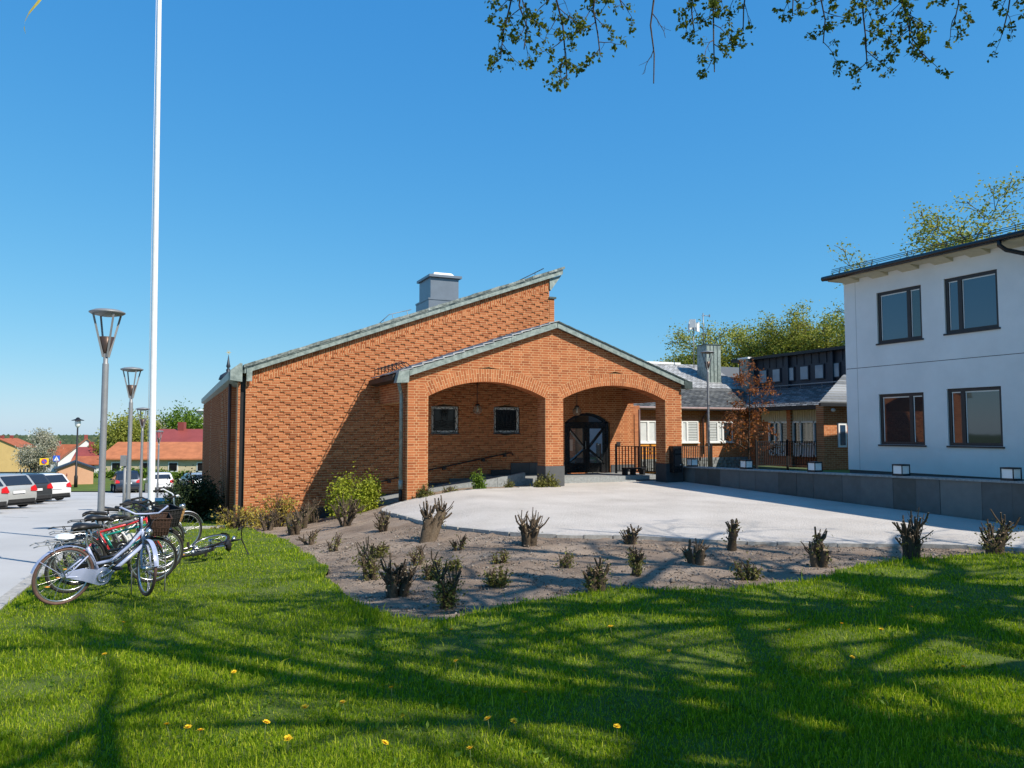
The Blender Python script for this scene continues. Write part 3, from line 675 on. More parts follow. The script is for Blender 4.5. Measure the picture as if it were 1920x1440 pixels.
for i, (yy, lab) in enumerate(((20.88, 'small square black wall lamp at the end nearest the brick pier'), (18.27, 'small square wall lamp in front of the copper-leaved tree'), (15.59, 'small square wall lamp just left of the white building corner'), (12.93, 'small square wall lamp below the left ground-floor window of the white building'), (10.33, 'small square wall lamp nearest the right picture edge'))):
    if wl is None:
        wl = empty('wall_lamp', (0, 0, 0)); m_ = MB()
        m_.box(-.13, .13, -.13, .13, 0, .04); m_.box(-.13, .13, -.13, .13, .24, .27)
        for sx in (-1, 1):
            for sy in (-1, 1): m_.box(sx*.121-.008, sx*.121+.008, sy*.121-.008, sy*.121+.008, .04, .24)
        m_.build('housing', MT['black'], wl, False)
        m_ = MB(); m_.box(-.112, .112, -.112, .112, .05, .235); m_.build('opal_shade', MT['opal'], wl, False); c = wl
    else: c = copy_tree(wl)
    c.location = (XW+.11, yy, ztop(yy)); c.scale = (1.05, 1.05, 1.0); tag(c, lab, 'lamp', 'lamps along the retaining wall')
# ---------------------------------------------------------------- white building
WX = 17.7
WB = empty('white_building', (WX, 11, .3), 0, 'white rendered two-storey building with dark framed windows', 'building')
wins = [(13.72, 15.09, 4.04, 5.44, 'A'), (11.71, 13.07, 4.08, 5.46, 'B'), (13.74, 15.11, 1.29, 2.65, 'C'), (11.72, 13.09, 1.29, 2.7, 'D'), (7.9, 9.3, 4.08, 5.46, 'B'), (7.9, 9.3, 1.29, 2.7, 'D')]
m_ = MB(); ys = sorted(set([16.2, 5.0] + [a for w_ in wins for a in w_[:2]])); zs = [.56, 1.29, 2.68, 3.41, 3.43, 4.06, 5.45, 6.0]
cells = []
def wincell(y, z): return any(w_[0]-.001 < y < w_[1]+.001 and w_[2]-.05 < z < w_[3]+.05 for w_ in wins)
def rwall(mb, y0, y1, z0, z1, dx=0): mb.add([(WX+dx, y1, z0), (WX+dx, y0, z0), (WX+dx, y0, z1), (WX+dx, y1, z1)], [(0, 1, 2, 3)])
cols = {}
for a, b in zip(ys[:-1], ys[1:]):
    if b-a < 1e-6: continue
    ww = sorted([(w_[2], w_[3]) for w_ in wins if w_[0] < (a+b)/2 < w_[1]])
    z = .56
    for lo, hi in ww: 
        if z < 3.42 < lo: rwall(m_, a, b, z, 3.412); rwall(m_, a, b, 3.428, lo)
        else: rwall(m_, a, b, z, lo)
        z = hi
    if z < 3.42: rwall(m_, a, b, z, 3.412); rwall(m_, a, b, 3.428, 6.02)
    else: rwall(m_, a, b, z, 6.02)
for (y0, y1, z0, z1, _) in wins:        # reveals
    d = .1
    m_.add([(WX, y0, z0), (WX+d, y0, z0), (WX+d, y0, z1), (WX, y0, z1)], [(0, 1, 2, 3)]); m_.add([(WX, y1, z0), (WX+d, y1, z0), (WX+d, y1, z1), (WX, y1, z1)], [(3, 2, 1, 0)])
    m_.add([(WX, y0, z1), (WX+d, y0, z1), (WX+d, y1, z1), (WX, y1, z1)], [(0, 1, 2, 3)]); m_.add([(WX, y0, z0), (WX+d, y0, z0), (WX+d, y1, z0), (WX, y1, z0)], [(3, 2, 1, 0)])
m_.add([(WX, 16.2, .56), (28, 16.2, .56), (28, 16.2, 6.02), (WX, 16.2, 6.02)], [(3, 2, 1, 0)]); m_.add([(WX, 5, .56), (28, 5, .56), (28, 5, 6.02), (WX, 5, 6.02)], [(0, 1, 2, 3)])
m_.build('wall', MT['render'], WB)
MT['joint'] = M('joint_dark_grey', (.09, .085, .085), .9, .1, 5)  # even dark grey of the movement joint
m_ = MB(); m_.box(WX+.012, WX+.03, 5, 16.19, 3.40, 3.44); m_.build('movement_joint', MT['joint'], WB)
m_ = MB(); m_.box(WX-.004, WX+.01, 15.795, 15.803, .57, 5.98); m_.build('corner_bead', M('bead', (.34, .34, .34), .8, .05, 5), WB)
m_ = MB(); m_.box(WX+.02, 28, 5, 16.18, .1, .56); m_.build('plinth', MT['slate'], WB)
m_ = MB(); m_.box(WX+.5, 28, 5.3, 15.9, .2, 5.9); m_.build('interior', MT['dkwood'], WB)
for k_, (y0, y1, z0, z1, kind) in enumerate(wins):
    wd = empty('window', V((WX, y0, z0))-WB.location); wd.parent = WB
    m_ = MB(); t = .075; mull = y0 + (y1-y0)*(.30 if kind in 'AC' else .72)
    def fr(a, b, c, d): m_.box(WX+.045, WX+.115, a, b, c, d)
    fr(y0, y1, z0, z0+t); fr(y0, y1, z1-t, z1); fr(y0, y0+t, z0+t, z1-t); fr(y1-t, y1, z0+t, z1-t); fr(mull-.05, mull+.05, z0+t, z1-t); m_.build('frame', MT['dkframe'], wd)
    m_ = MB(); m_.box(WX+.082, WX+.09, y0+t, mull-.05, z0+t, z1-t); m_.build('pane', MT['glassb'] if k_ in (1, 4) else MT['glass'], wd)
    m_ = MB(); m_.box(WX+.083, WX+.091, mull+.05, y1-t, z0+t, z1-t); m_.build('pane', MT['glassb'] if k_ in (0, 1, 4) else MT['glass'], wd)
    m_ = MB()
    for a, b in ((y0+t, mull-.05), (mull+.05, y1-t)): m_.box(WX+.074, WX+.081, a, b, z1-t-.035, z1-t-.008); m_.box(WX+.074, WX+.081, b-.03, b-.01, z0+t, z1-t-.036)
    m_.build('inner_edge', MT['white'], wd)
    m_ = MB(); m_.box(WX-.035, WX+.1, y0-.04, y1+.04, z0-.045, z0-.004); m_.build('sill', MT['dkframe'], wd)
    if kind == 'D':
        m_ = MB()
        for q in range(14): m_.box(WX+.0915, WX+.1, mull+.05 if k_ % 2 else y0+t, y1-t, z0+t+.02+q*.088, z0+t+.075+q*.088)
        m_.build('blind', MT['blind'], wd)
# roof of the white building
m_ = MB(); m_.prism([(WX-.42, 16.5, 5.99), (WX+.02, 16.5, 6.03), (28, 16.5, 6.8), (28, 16.5, 7.0), (WX-.46, 16.5, 6.1)], (0, -12.5, 0)); wroof = m_.build('roof', MT['zinc'], WB)
m_ = MB(); m_.box(WX-.4, WX-.005, 4.2, 16.4, 5.955, 5.985); m_.build('soffit', MT['cream'], WB)
for y in np.arange(5.2, 16.3, .95):
    m_ = MB(); m_.prism([(WX-.36, y, 5.95), (WX, y, 5.86), (WX, y, 5.954), (WX-.36, y, 5.954)], (0, .5, 0)); m_.build('rafter_end', MT['cream'], WB)
m_ = MB(); m_.tube([(WX-.5, 16.5, 6.04), (WX-.5, 4.2, 6.04)], .07, 8); m_.build('gutter', MT['blackgloss'], wroof)
for z, x in ((6.22, -.38), (6.27, -.36), (6.32, -.34)):
    m_ = MB(); m_.tube([(WX+x, 16.3, z-.03), (WX+x, 4.2, z-.03)], .009, 5); m_.build('snow_rail', MT['black'], wroof)
for y in np.arange(5, 16.3, 1.1):
    m_ = MB(); m_.bar((WX-.4, y, 6.08), (WX-.33, y, 6.31), .01, .02); m_.build('rail_bracket', MT['black'], wroof)
m_ = MB(); m_.tube([(WX-.5, 11.3, 6.02), (WX-.5, 11.3, 5.88), (WX-.42, 11.2, 5.76), (WX-.16, 10.85, 5.6), (WX-.07, 10.72, 5.48), (WX-.07, 10.7, .3)], .05, 10); m_.build('downpipe', MT['blackgloss'], WB)
# ---------------------------------------------------------------- brick annex by the white building corner
AN = empty('brick_annex', (21, 21, .2), 0, 'small dark brick lean-to with tiled hip roof beside the white building', 'building')
m_ = MB(); m_.box(21.78, 27, 21, 21.36, .1, 2.62); m_.build('wall', MT['brickX'], AN)
m_ = MB(); m_.add([(21.1, 20.5, 2.66), (27.5, 20.5, 2.66), (27.5, 22, 3.8), (23.9, 22, 3.8), (21.1, 20.5, 2.6), (27.5, 20.5, 2.6), (27.5, 22, 3.74), (23.9, 22, 3.74)], [(0, 1, 2, 3), (7, 6, 5, 4), (3, 7, 4, 0), (0, 4, 5, 1)]); m_.build('roof', MT['roofslate_dk'], AN)
for i in range(11):
    t0, t1 = i/11, (i+1)/11+.02
    lp = lambda t, a, b: tuple(a[k]+(b[k]-a[k])*t for k in range(3))
    A, B, Cc, D = (21.1, 20.5, 2.68), (27.5, 20.5, 2.68), (27.5, 22, 3.82), (23.9, 22, 3.82)
    m_ = MB(); a, b, c, d = lp(t0, A, D), lp(t0, B, Cc), lp(t1, B, Cc), lp(t1, A, D); up = .035
    m_.add([(a[0], a[1], a[2]+up), (b[0], b[1], b[2]+up), c, d, a, b], [(0, 1, 2, 3), (4, 5, 1, 0)]); m_.build('tile_course', MT['roofslate'], AN)
m_ = MB(); m_.box(21.05, 27.5, 20.42, 20.5, 2.54, 2.65); m_.build('gutter', MT['black'], AN)
m_ = MB(); m_.box(22.45, 22.85, 20.95, 21.03, 1.05, 1.95); wo_ = m_.build('window', MT['white'], AN)
m_ = MB(); m_.box(22.52, 22.78, 20.94, 20.96, 1.13, 1.87); m_.build('pane', MT['glassb'], wo_)
m_ = MB(); m_.lathe([(.0, 0), (.07, .02), (.08, .08), (.05, .12), (0, .13)], (22.1, 20.85, 2.35), 10); m_.build('wall_light', MT['white'], AN)
# ---------------------------------------------------------------- back wing round the courtyard
BW = empty('courtyard_wing', (22, 30, 0), 0, 'low brick courtyard wing with slate roofs, copper chimney and dark clerestory', 'building')
m_ = MB(); m_.box(16.2, 26.3, 30, 30.35, -.3, 2.62); m_.build('front_wall', MT['brickX'], BW)
m_ = MB()
for i in range(40):
    for z in range(4):
        x = 17+i*.24+random.uniform(-.03, .03) + (z % 2)*.1; m_.box(x, x+.22, 29.9+random.uniform(-.02, .02), 30.0, -.2+z*.15, -.06+z*.15)
o = m_.build('stone_course', M('stacked_stone', (.22, .23, .23), .85, .35, 7, .5, 30), BW); tag(o, kind='stuff')
def win_x(x0, x1, z0, z1, Y, mulls, mfr, blind=None, wallface=True, panes=None):
    wd = empty('window', V((x0, Y, z0))-BW.location); wd.parent = BW; t = .06
    m_ = MB()
    for a in ((x0, x1, z0, z0+t), (x0, x1, z1-t, z1), (x0, x0+t, z0+t, z1-t), (x1-t, x1, z0+t, z1-t)): m_.box(a[0], a[1], Y-.06, Y+.02, a[2], a[3])
    for q in mulls: m_.box(q-.05, q+.05, Y-.07, Y+.02, z0+t, z1-t)
    m_.build('frame', mfr, wd)
    ed = [x0+t] + list(mulls) + [x1-t]
    for q in range(len(ed)-1):
        m_ = MB(); a, b = ed[q]+(.05 if q else 0), ed[q+1]-(.05 if q < len(ed)-2 else 0); m_.box(a, b, Y-.03, Y-.02, z0+t, z1-t); m_.build('pane', MT['blind'] if (panes and panes[q] == 'w') else MT['glass'], wd)
        if panes and panes[q] == 'b':
            m_ = MB()
            for r_ in range(11): m_.box(a, b, Y-.036, Y-.031, z0+t+.02+r_*.078, z0+t+.075+r_*.078)
            m_.build('blind', MT['blind'], wd)
    m_ = MB(); m_.box(x0-.05, x1+.05, Y-.1, Y+.02, z0-.05, z0-.004); m_.build('sill', mfr, wd)
    m_ = MB(); m_.box(x0-.05, x1+.05, Y-.02, Y+.03, z1+.004, z1+.09); m_.build('lintel', MT['brown_lintel'], wd)
MT['brown_lintel'] = M('orange_lintel', (.42, .17, .09), .8, .1, 8)
win_x(19.4, 21.35, 1.12, 2.12, 29.98, (20.2, 20.65), MT['white'], panes='wwb'); win_x(21.85, 23.05, 1.12, 2.12, 29.98, (22.1, 22.4), MT['white'], panes='bwb'); win_x(23.6, 25.1, 1.12, 2.12, 29.98, (24.2, 24.5), MT['white'], panes='bwg')
m_ = MB(); m_.box(16.2, 26.0, 29.55, 29.62, 2.62, 2.74); m_.tube([(16.2, 29.5, 2.72), (26.0, 29.5, 2.72)], .06, 8); m_.build('gutter', M('pink_grey_gutter', (.30, .22, .21), .5, .1, 5), BW)
m_ = MB(); m_.tube([(23.35, 29.5, 2.66), (23.35, 29.8, 2.4), (23.3, 29.9, 2.25), (23.3, 29.9, .55)], .055, 8); m_.build('downpipe', MT['brownpipe'], BW)
m_ = MB(); m_.box(15.8, 16.1, 24.4, 30, 0, 2.6); m_.build('link_wall', MT['brickY'], BW)
m_ = MB(); m_.tube([(15.95, 24.2, 2.45), (15.95, 24.2, .1)], .04, 8); m_.build('downpipe', MT['brownpipe'], BW)
def slates(name, A, B, D, w_, h_, m, parent, th=.014, Cc=None):
    """one mesh of overlapping slates on the parallelogram A (eave left), B (eave right), D (ridge above A)"""
    A, B, D = V(A), V(B), V(D); u = B-A; v = D-A; n = u.cross(v).normalized(); n = n if n.z > 0 else -n
    nu = max(1, int(u.length/w_)); nv = max(1, int(v.length/h_)); Cv = V(Cc) if Cc else None
    vs, fs, tn = [], [], []
    for j in range(nv):
        for i in range(-1, nu+1):
            o_ = .5 if j % 2 else 0; a0, a1 = max(0, (i+o_)/nu+.0015), min(1, (i+o_+1)/nu-.0015)
            if a1-a0 < .002: continue
            b0, b1 = j/nv, min(1, (j+1.25)/nv); e = random.uniform(0, .006)
            def pt(a, b, k): 
                base = A+u*a+v*b if Cv is None else (A+u*a)*(1-b)+(D+(Cv-D)*a)*b
                return base+n*k
            q = len(vs); vs += [pt(a0, b0, .03+th+e), pt(a1, b0, .03+th+e), pt(a1, b1, .012), pt(a0, b1, .012), pt(a0, b0, .012), pt(a1, b0, .012)]
            fs += [(q, q+1, q+2, q+3), (q+4, q+5, q+1, q)]; tn += [random.random()]*6
    L = V((0, 0, 0)); q = parent
    while q is not None: L += q.location; q = q.parent
    o = link(name, fast_mesh(name, np.array([tuple(a-L) for a in vs]), [np.array(fs)], m, attr=tn), parent); return tag(o, kind='stuff')
# lower roof over the front wall (dark), upper lit slope, ridge
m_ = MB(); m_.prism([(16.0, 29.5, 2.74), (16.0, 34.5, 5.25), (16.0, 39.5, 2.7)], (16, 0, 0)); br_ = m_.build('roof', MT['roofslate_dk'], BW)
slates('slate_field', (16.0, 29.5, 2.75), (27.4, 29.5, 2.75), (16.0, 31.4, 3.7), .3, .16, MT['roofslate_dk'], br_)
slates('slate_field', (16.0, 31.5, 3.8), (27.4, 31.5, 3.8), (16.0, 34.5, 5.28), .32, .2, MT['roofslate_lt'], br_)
m_ = MB(); m_.box(16, 27.2, 31.36, 31.52, 3.7, 3.79); m_.build('flashing', MT['greysteel'], br_)
m_ = MB(); m_.box(16, 25.3, 34.3, 34.7, 5.24, 5.36); m_.build('ridge', MT['white'], br_)
# copper clad chimney
m_ = MB(); m_.box(25.4, 26.3, 32.2, 33.0, 3.5, 6.12); chm = m_.build('copper_chimney', MT['copper'], BW)
for x in (25.62, 25.85, 26.08):
    m_ = MB(); m_.box(x-.012, x+.012, 32.18, 32.2, 3.6, 6.1); m_.build('seam', MT['copper_dk'], chm)
m_ = MB(); m_.box(25.37, 26.33, 32.17, 33.03, 6.12, 6.17); m_.build('cap', MT['copper_dk'], chm)
m_ = MB(); m_.box(27.05, 27.5, 31.0, 31.6, 3.5, 5.35); sc_ = m_.build('vent_chimney', MT['copper'], BW)
m_ = MB(); m_.box(26.98, 27.6, 30.92, 31.7, 5.35, 5.44); m_.build('cap', MT['white'], sc_)
# right wing
m_ = MB(); m_.box(26.2, 26.5, 20, 30.0, .0, 2.62); m_.build('side_wall', MT['brickY'], BW)
m_ = MB(); m_.box(26.08, 26.19, 24.6, 29.0, 2.1, 2.6); bd = m_.build('cream_board', MT['cream'], BW)
for y in np.arange(24.7, 29, .14):
    m_ = MB(); m_.box(26.06, 26.08, y, y+.02, 2.1, 2.6); m_.build('batten', MT['cream'], bd)
for y0, y1, mm in ((27.25, 28.5, (27.75, 28.1)), (25.2, 26.95, (25.7, 26.5))):
    wd = empty('window', V((26.1, y0, .5))-BW.location); wd.parent = BW; m_ = MB()
    for a in ((y0, y1, .5, .58), (y0, y1, 1.02, 1.1), (y0, y1, 2.02, 2.1)): m_.box(26.05, 26.18, *a)
    for q in (y0, *mm, y1): m_.box(26.05, 26.18, q-.03, q+.03, .5, 2.1)
    m_.build('frame', MT['white'], wd)
    m_ = MB(); m_.box(26.12, 26.14, y0, y1, 1.1, 2.02); m_.build('pane', MT['glass'], wd)
    m_ = MB(); m_.box(26.12, 26.14, y0, y1, .58, 1.02); m_.build('lower_panel', MT['white'], wd)
for y in (27.1, 29.2): m_ = MB(); m_.box(25.95, 26.2, y-.12, y+.12, 0, 2.6); m_.build('brick_post', MT['brickY'], BW)
m_ = MB(); m_.prism([(25.6, 20, 2.72), (27.6, 20, 3.72), (33, 20, 5.2), (33, 20, 2.7)], (0, 13, 0)); rr_ = m_.build('right_roof', MT['roofslate_dk'], BW)
slates('slate_field', (25.55, 30.4, 2.75), (25.55, 20, 2.75), (27.5, 31.6, 3.75), .32, .17, MT['roofslate'], rr_)
m_ = MB(); m_.box(25.5, 25.62, 20, 30, 2.6, 2.74); m_.build('gutter', MT['black'], BW)
m_ = MB(); m_.box(27.5, 33, 20, 32.2, 3.6, 5.28); cl = m_.build('clerestory', MT['zinc'], BW)
m_ = MB(); m_.box(27.15, 33.2, 19.8, 32.4, 5.28, 5.42); m_.build('clerestory_roof', MT['black'], cl)
y = 31.4; q = 0
while y > 21:
    if q % 6 == 0: m_ = MB(); m_.box(27.36, 27.5, y-.1, y+.06, 3.7, 5.28); m_.build('clerestory_post', MT['zinc'], cl)
    y -= .46; q += 1
for y in np.arange(21.2, 31.0, .46): m_ = MB(); m_.box(27.47, 27.5, y-.015, y+.015, 4.8, 5.28); m_.build('standing_seam', MT['zinc'], cl)
for y in np.arange(22.7, 31.0, .92):
    m_ = MB(); m_.box(27.44, 27.5, y, y+.56, 4.05, 4.75); wf = m_.build('clerestory_window', MT['zinc'], cl)
    m_ = MB(); m_.box(27.425, 27.44, y+.05, y+.51, 4.1, 4.7); m_.build('pane', M('sky_glass', (.25, .32, .36), .1, .1, 2) if y == 22.7 else bpy.data.materials['sky_glass'], wf)
m_ = MB(); m_.tube([(27.1, 31.5, 3.84), (27.1, 20.5, 3.84)], .03, 6)
for y in np.arange(21, 31.5, 1.3): m_.bar((27.1, y, 3.84), (27.15, y, 3.55), .02)
m_.build('roof_rail', MT['greysteel'], BW)
m_ = MB(); m_.add([(30, 25.2, 5.4), (31, 25.2, 5.4), (31, 26.4, 5.4), (30, 26.4, 5.4), (30.5, 25.8, 5.95)], [(0, 1, 4), (1, 2, 4), (2, 3, 4), (3, 0, 4)]); m_.build('skylight', MT['white'], BW)
# aerials
t = empty('aerial_mast', (25.95, 34, 4.6), 0, 'thin mast with a bunch of white panel antennas above the slate roof', 'antenna')
m_ = MB(); m_.tube([(0, 0, -.2), (0, 0, 3.0)], .025, 6); m_.build('mast', MT['greysteel'], t, False)
for a in (0, 1.3, 2.6, 3.9, 5.2): m_ = MB(); m_.obox((.25*math.cos(a), .25*math.sin(a), 2.75+.12*math.sin(a*2)), (.16*math.sin(a), -.16*math.cos(a), .0), (.03*math.cos(a), .03*math.sin(a), 0), (0, 0, .22)); m_.build('antenna_panel', MT['white'], t, False)
t = empty('aerial_pole', (25.75, 32.9, 6.15), 0, 'thin grey pole with a single side arm on the copper chimney', 'antenna')
m_ = MB(); m_.tube([(0, 0, 0), (0, 0, 1.75)], .025, 6); m_.tube([(0, 0, 1.62), (.42, 0, 1.62)], .02, 6); m_.box(.4, .44, -.03, .03, 1.56, 1.7); m_.tube([(-.08, 0, 1.6), (0, 0, 1.6)], .02, 6); m_.build('pole', MT['greysteel'], t, False)
# ---------------------------------------------------------------- fences, bench, letter box
def fence(name, p0, p1, n, h, label, z=None, posts=4, hang=.1):
    p0, p1 = V(p0), V(p1); t = empty(name, p0, 0, label, 'fence'); d = p1-p0
    pk = MB(); pk.box(-.013, .013, -.013, .013, 0, 1); me = pk.mesh('picket', MT['black'])
    for i in range(n):
        q = d*(i/(n-1)); o = link('picket', me, t); o.location = (q.x, q.y, q.z+hang); o.scale = (1, 1, h-hang-.02)
    for i in range(posts):
        q = d*(i/(posts-1)); m_ = MB(); m_.box(q.x-.03, q.x+.03, q.y-.03, q.y+.03, q.z-.1, q.z+h+.04); m_.build('post', MT['black'], t, False)
    for k_ in (hang, h-.03): m_ = MB(); m_.bar((0, 0, k_), d+V((0, 0, k_)), .03, .02); m_.build('rail', MT['black'], t, False)
    return t
fence('railing', (14.75, 23.9, .14), (15.5, 22.4, .14), 14, 1.0, 'black picket railing beside the porch steps', posts=2)
fence('railing', (15.75, 24.4, .05), (19.4, 24.4, .05), 44, 1.05, 'black picket fence seen through the right porch arch', posts=3)
fence('railing', (19.5, 22.0, .3), (25.4, 22.0, .3), 72, 1.0, 'long black picket fence in front of the copper-leaved tree', posts=5)
t = empty('bench', (14.75, 22.75, .135), 0, 'low dark bench beside the railing at the porch door', 'bench')
m_ = MB(); m_.box(-.4, .4, -.15, .15, .2, .25); m_.build('seat', MT['black'], t, False)
for x in (-.37, -.05, .33): m_ = MB(); m_.box(x-.03, x+.05, -.13, .13, 0, .2); m_.build('leg', MT['black'], t, False)
MT['orange'] = M('orange_paint', (.62, .26, .03), .5, .12, 5)
t = empty('garden_bench', (19.6, 28.8, .0), 0, 'orange wooden bench behind the railing, seen through the right arch', 'bench')
m_ = MB(); m_.box(-1.0, 1.0, -.22, .22, .42, .47); m_.build('seat', MT['orange'], t, False)
for z in (.62, .78, .95): m_ = MB(); m_.box(-1.0, 1.0, .2, .24, z, z+.09); m_.build('back_slat', MT['orange'], t, False)
for x in (-.85, .85): m_ = MB(); m_.box(x-.03, x+.03, -.2, .22, 0, .42); m_.box(x-.03, x+.03, .22, .27, 0, 1.04); m_.build('leg', MT['black'], t, False)
t = empty('letter_box', (15.22, YP-.13, .3), 0, 'black metal letter box on the right porch pier', 'letter box')
m_ = MB(); m_.box(-.17, .17, -.11, .12, 0, .86); m_.build('body', MT['blackgloss'], t, False)
m_ = MB(); m_.box(-.12, .15, -.135, -.11, .62, .72); m_.build('flap', MT['dkframe'], t, False)
m_ = MB(); m_.box(-.12, .15, -.125, -.11, .2, .56); m_.build('door', MT['dkframe'], t, False)
m_ = MB(); m_.box(.08, .12, -.13, -.124, .24, .26); m_.build('lock', MT['white'], t, False)
# globe lamps under the porch
m, n, b, out = newmat('smoky_globe'); b.inputs['Base Color'].default_value = (.55, .5, .42, 1); b.inputs['Roughness'].default_value = .05; b.inputs['Transmission Weight'].default_value = .85; b.inputs['IOR'].default_value = 1.1; MT['globe'] = m
for x, y, zt, lab in ((8.95, 22.8, 3.85, 'round glass globe lamp hanging in the left porch arch'), (12.55, 22.8, 3.95, 'round glass globe lamp hanging in front of the door')):
    t = empty('pendant_lamp', (x, y, 2.32), 0, lab, 'lamp', 'porch globe lamps')
    m_ = MB(); r_ = .15; m_.lathe([(r_*math.sin(a), -r_*math.cos(a)) for a in np.linspace(.02, math.pi-.3, 12)], (0, 0, 0), 18); m_.build('globe', MT['globe'], t, False)
    m_ = MB(); m_.tube([(0, 0, .16), (0, 0, zt-2.32)], .01, 5); m_.tube([(-.04, 0, .16), (-.02, 0, .9)], .005, 4); m_.build('rod', MT['black'], t, False)
    m_ = MB(); m_.lathe([(.07, .13), (.075, .17), (.03, .2), (0, .2)], (0, 0, 0), 12); m_.build('cap', MT['black'], t, False)
    m_ = MB(); m_.lathe([(.0, -.06), (.03, -.04), (.035, 0), (.02, .04), (.02, .13)], (0, 0, 0), 10); m_.build('bulb', MT['white'], t, False)
# ---------------------------------------------------------------- lamp posts, flagpole
def lamp_post(x, y, hgt, label, disc=.27, tone='lampgrey', group='cone lamp posts'):
    z0 = H(x, y) if x < 14 else 0
    t = empty('lamp_post', (x, y, z0), 0, label, 'street lamp', group); mt = MT[tone]; zc = hgt-.92
    m_ = MB(); m_.lathe([(.06, -.2), (.06, .9), (.052, .95), (.048, zc), (.044, zc+.02), (.036, zc+.03), (.036, zc+.2)], (0, 0, 0), 14); m_.build('pole', mt, t, False)
    m_ = MB(); m_.lathe([(.03, zc+.16), (.05, zc+.22), (.12, zc+.45), (.0, zc+.46)], (0, 0, 0), 14); m_.build('cone', M('lamp_copper_cone', (.085, .055, .042), .4, .1, 5, metal=.4) if 'lamp_copper_cone' not in bpy.data.materials else bpy.data.materials['lamp_copper_cone'], t, False)
    for a in (.5, 2.07, 3.64, 5.21):
        c, s = math.cos(a), math.sin(a); m_ = MB(); m_.bar((.045*c, .045*s, zc+.12), (disc*.82*c, disc*.82*s, hgt-.1), .02, .03); m_.build('strut', mt, t, False)
    m_ = MB(); m_.lathe([(.0, hgt-.12), (disc*.35, hgt-.13), (disc*.86, hgt-.1), (disc, hgt-.075), (disc, hgt-.06), (disc*.7, hgt-.025), (0, hgt)], (0, 0, 0), 24); m_.build('disc', mt, t, False)
    return t
# position = ground point of the pole
lamp_post(-.97, 14.1, 4.25, 'nearest grey lamp post with disc top, behind the bicycles')
lamp_post(-.9, 21.8, 4.25, 'middle grey lamp post with disc top, left of the flagpole')
lamp_post(-.95, 33.5, 4.1, 'far grey lamp post with disc top, half hidden behind the flagpole')
lamp_post(-.55, 52.0, 4.1, 'farthest small lamp post just right of the flagpole')
t = lamp_post(21.1, 26.7, 5.1, 'grey lamp post in the courtyard beside the porch', .3, 'lampgrey'); t.location.z = .0
t = empty('flagpole', (-.3, 18.35, H(-.3, 18.35)), 0, 'tall white flagpole rising out of the picture', 'flagpole'); t.rotation_euler = (0, R(-.62), 0)
m_ = MB(); m_.lathe([(.075, -.2), (.075, .5), (.07, 1), (.05, 10), (.032, 15.2)], (0, 0, 0), 16); m_.build('pole', MT['white'], t, False)
m_ = MB(); m_.lathe([(.0, 15.15), (.06, 15.2), (.075, 15.26), (.05, 15.33), (0, 15.35)], (0, 0, 0), 12); m_.build('finial', M('gold', (.6, .4, .1), .3, .1, 4, metal=.8), t, False)
m_ = MB(); m_.tube([(-.085, -.03, 1.2), (-.06, -.04, 15)], .005, 4); m_.build('halyard', MT['white'], t, False)
m_ = MB(); m_.box(-.12, -.06, -.03, .03, 1.15, 1.35); m_.build('cleat', MT['greysteel'], t, False)
pn = empty('pennant', (-.3, 18.35, H(-.3, 18.35)), 0, 'yellow tail of a long thin pennant blowing at the top left', 'pennant')
def ribbon(pts, wds, tw):
    mb = MB(); vs = []
    for p, w_, a in zip(pts, wds, tw):
        p = V(p); e = V((math.sin(a)*.3, -math.cos(a)*.8, math.sin(a)))*w_; vs += [p-e, p+e]
    for i in range(len(pts)-1): mb.add([vs[2*i], vs[2*i+1], vs[2*i+3], vs[2*i+2]], [(0, 1, 2, 3)], True)
    return mb
PT = [(-.2, 0, 14.8), (-.6, .2, 14.5), (-1.1, .55, 14.1), (-1.6, .9, 13.5), (-2.1, 1.2, 12.9), (-2.48, 1.45, 12.5), (-2.64, 1.57, 12.29), (-2.75, 1.62, 12.14), (-2.86, 1.67, 11.98), (-2.93, 1.7, 11.8), (-2.945, 1.7, 11.66), (-2.91, 1.69, 11.5)]
m_ = ribbon(PT, [.16, .15, .14, .12, .10, .09, .075, .06, .045, .02, .03, .012], [1.4, 1.2, 1.5, 1.1, 1.3, 1.2, 1.0, .9, .8, .3, .9, .4]); m_.build('cloth', M('yellow_cloth', (.75, .6, .12), .8, .06, 4), pn, False)
# small post with a box by the parking (charging/meter post)
t = empty('meter_post', (-1.12, 24.6, H(-1.12, 24.6)), 0, 'slim grey service post between the two nearer lamp posts', 'post')
m_ = MB(); m_.tube([(0, 0, -.1), (0, 0, 1.95)], .04, 8); m_.build('pole', MT['lampgrey'], t, False)
m_ = MB(); m_.box(-.12, .04, -.08, .08, 1.75, 2.05); m_.build('box', MT['greysteel'], t, False)
# old style black lamp by the kiosk
t = empty('street_lantern', (-7.15, 75.4, H(-7.15, 75.4)), 0, 'tall black lantern post in front of the peach-coloured kiosk', 'street lamp')
m_ = MB(); m_.lathe([(.14, 0), (.14, 1.0), (.09, 1.1), (.06, 5.2)], (0, 0, 0), 8); m_.build('pole', MT['black'], t, False)
m_ = MB(); m_.lathe([(.08, 5.15), (.2, 5.3), (.24, 5.6), (.2, 5.75)], (0, 0, 0), 12); m_.build('glass', MT['opal'], t, False)
m_ = MB(); m_.lathe([(.5, 5.74), (.48, 5.78), (.2, 5.88), (.1, 6.0), (0, 6.03)], (0, 0, 0), 14); m_.build('hat', MT['black'], t, False)

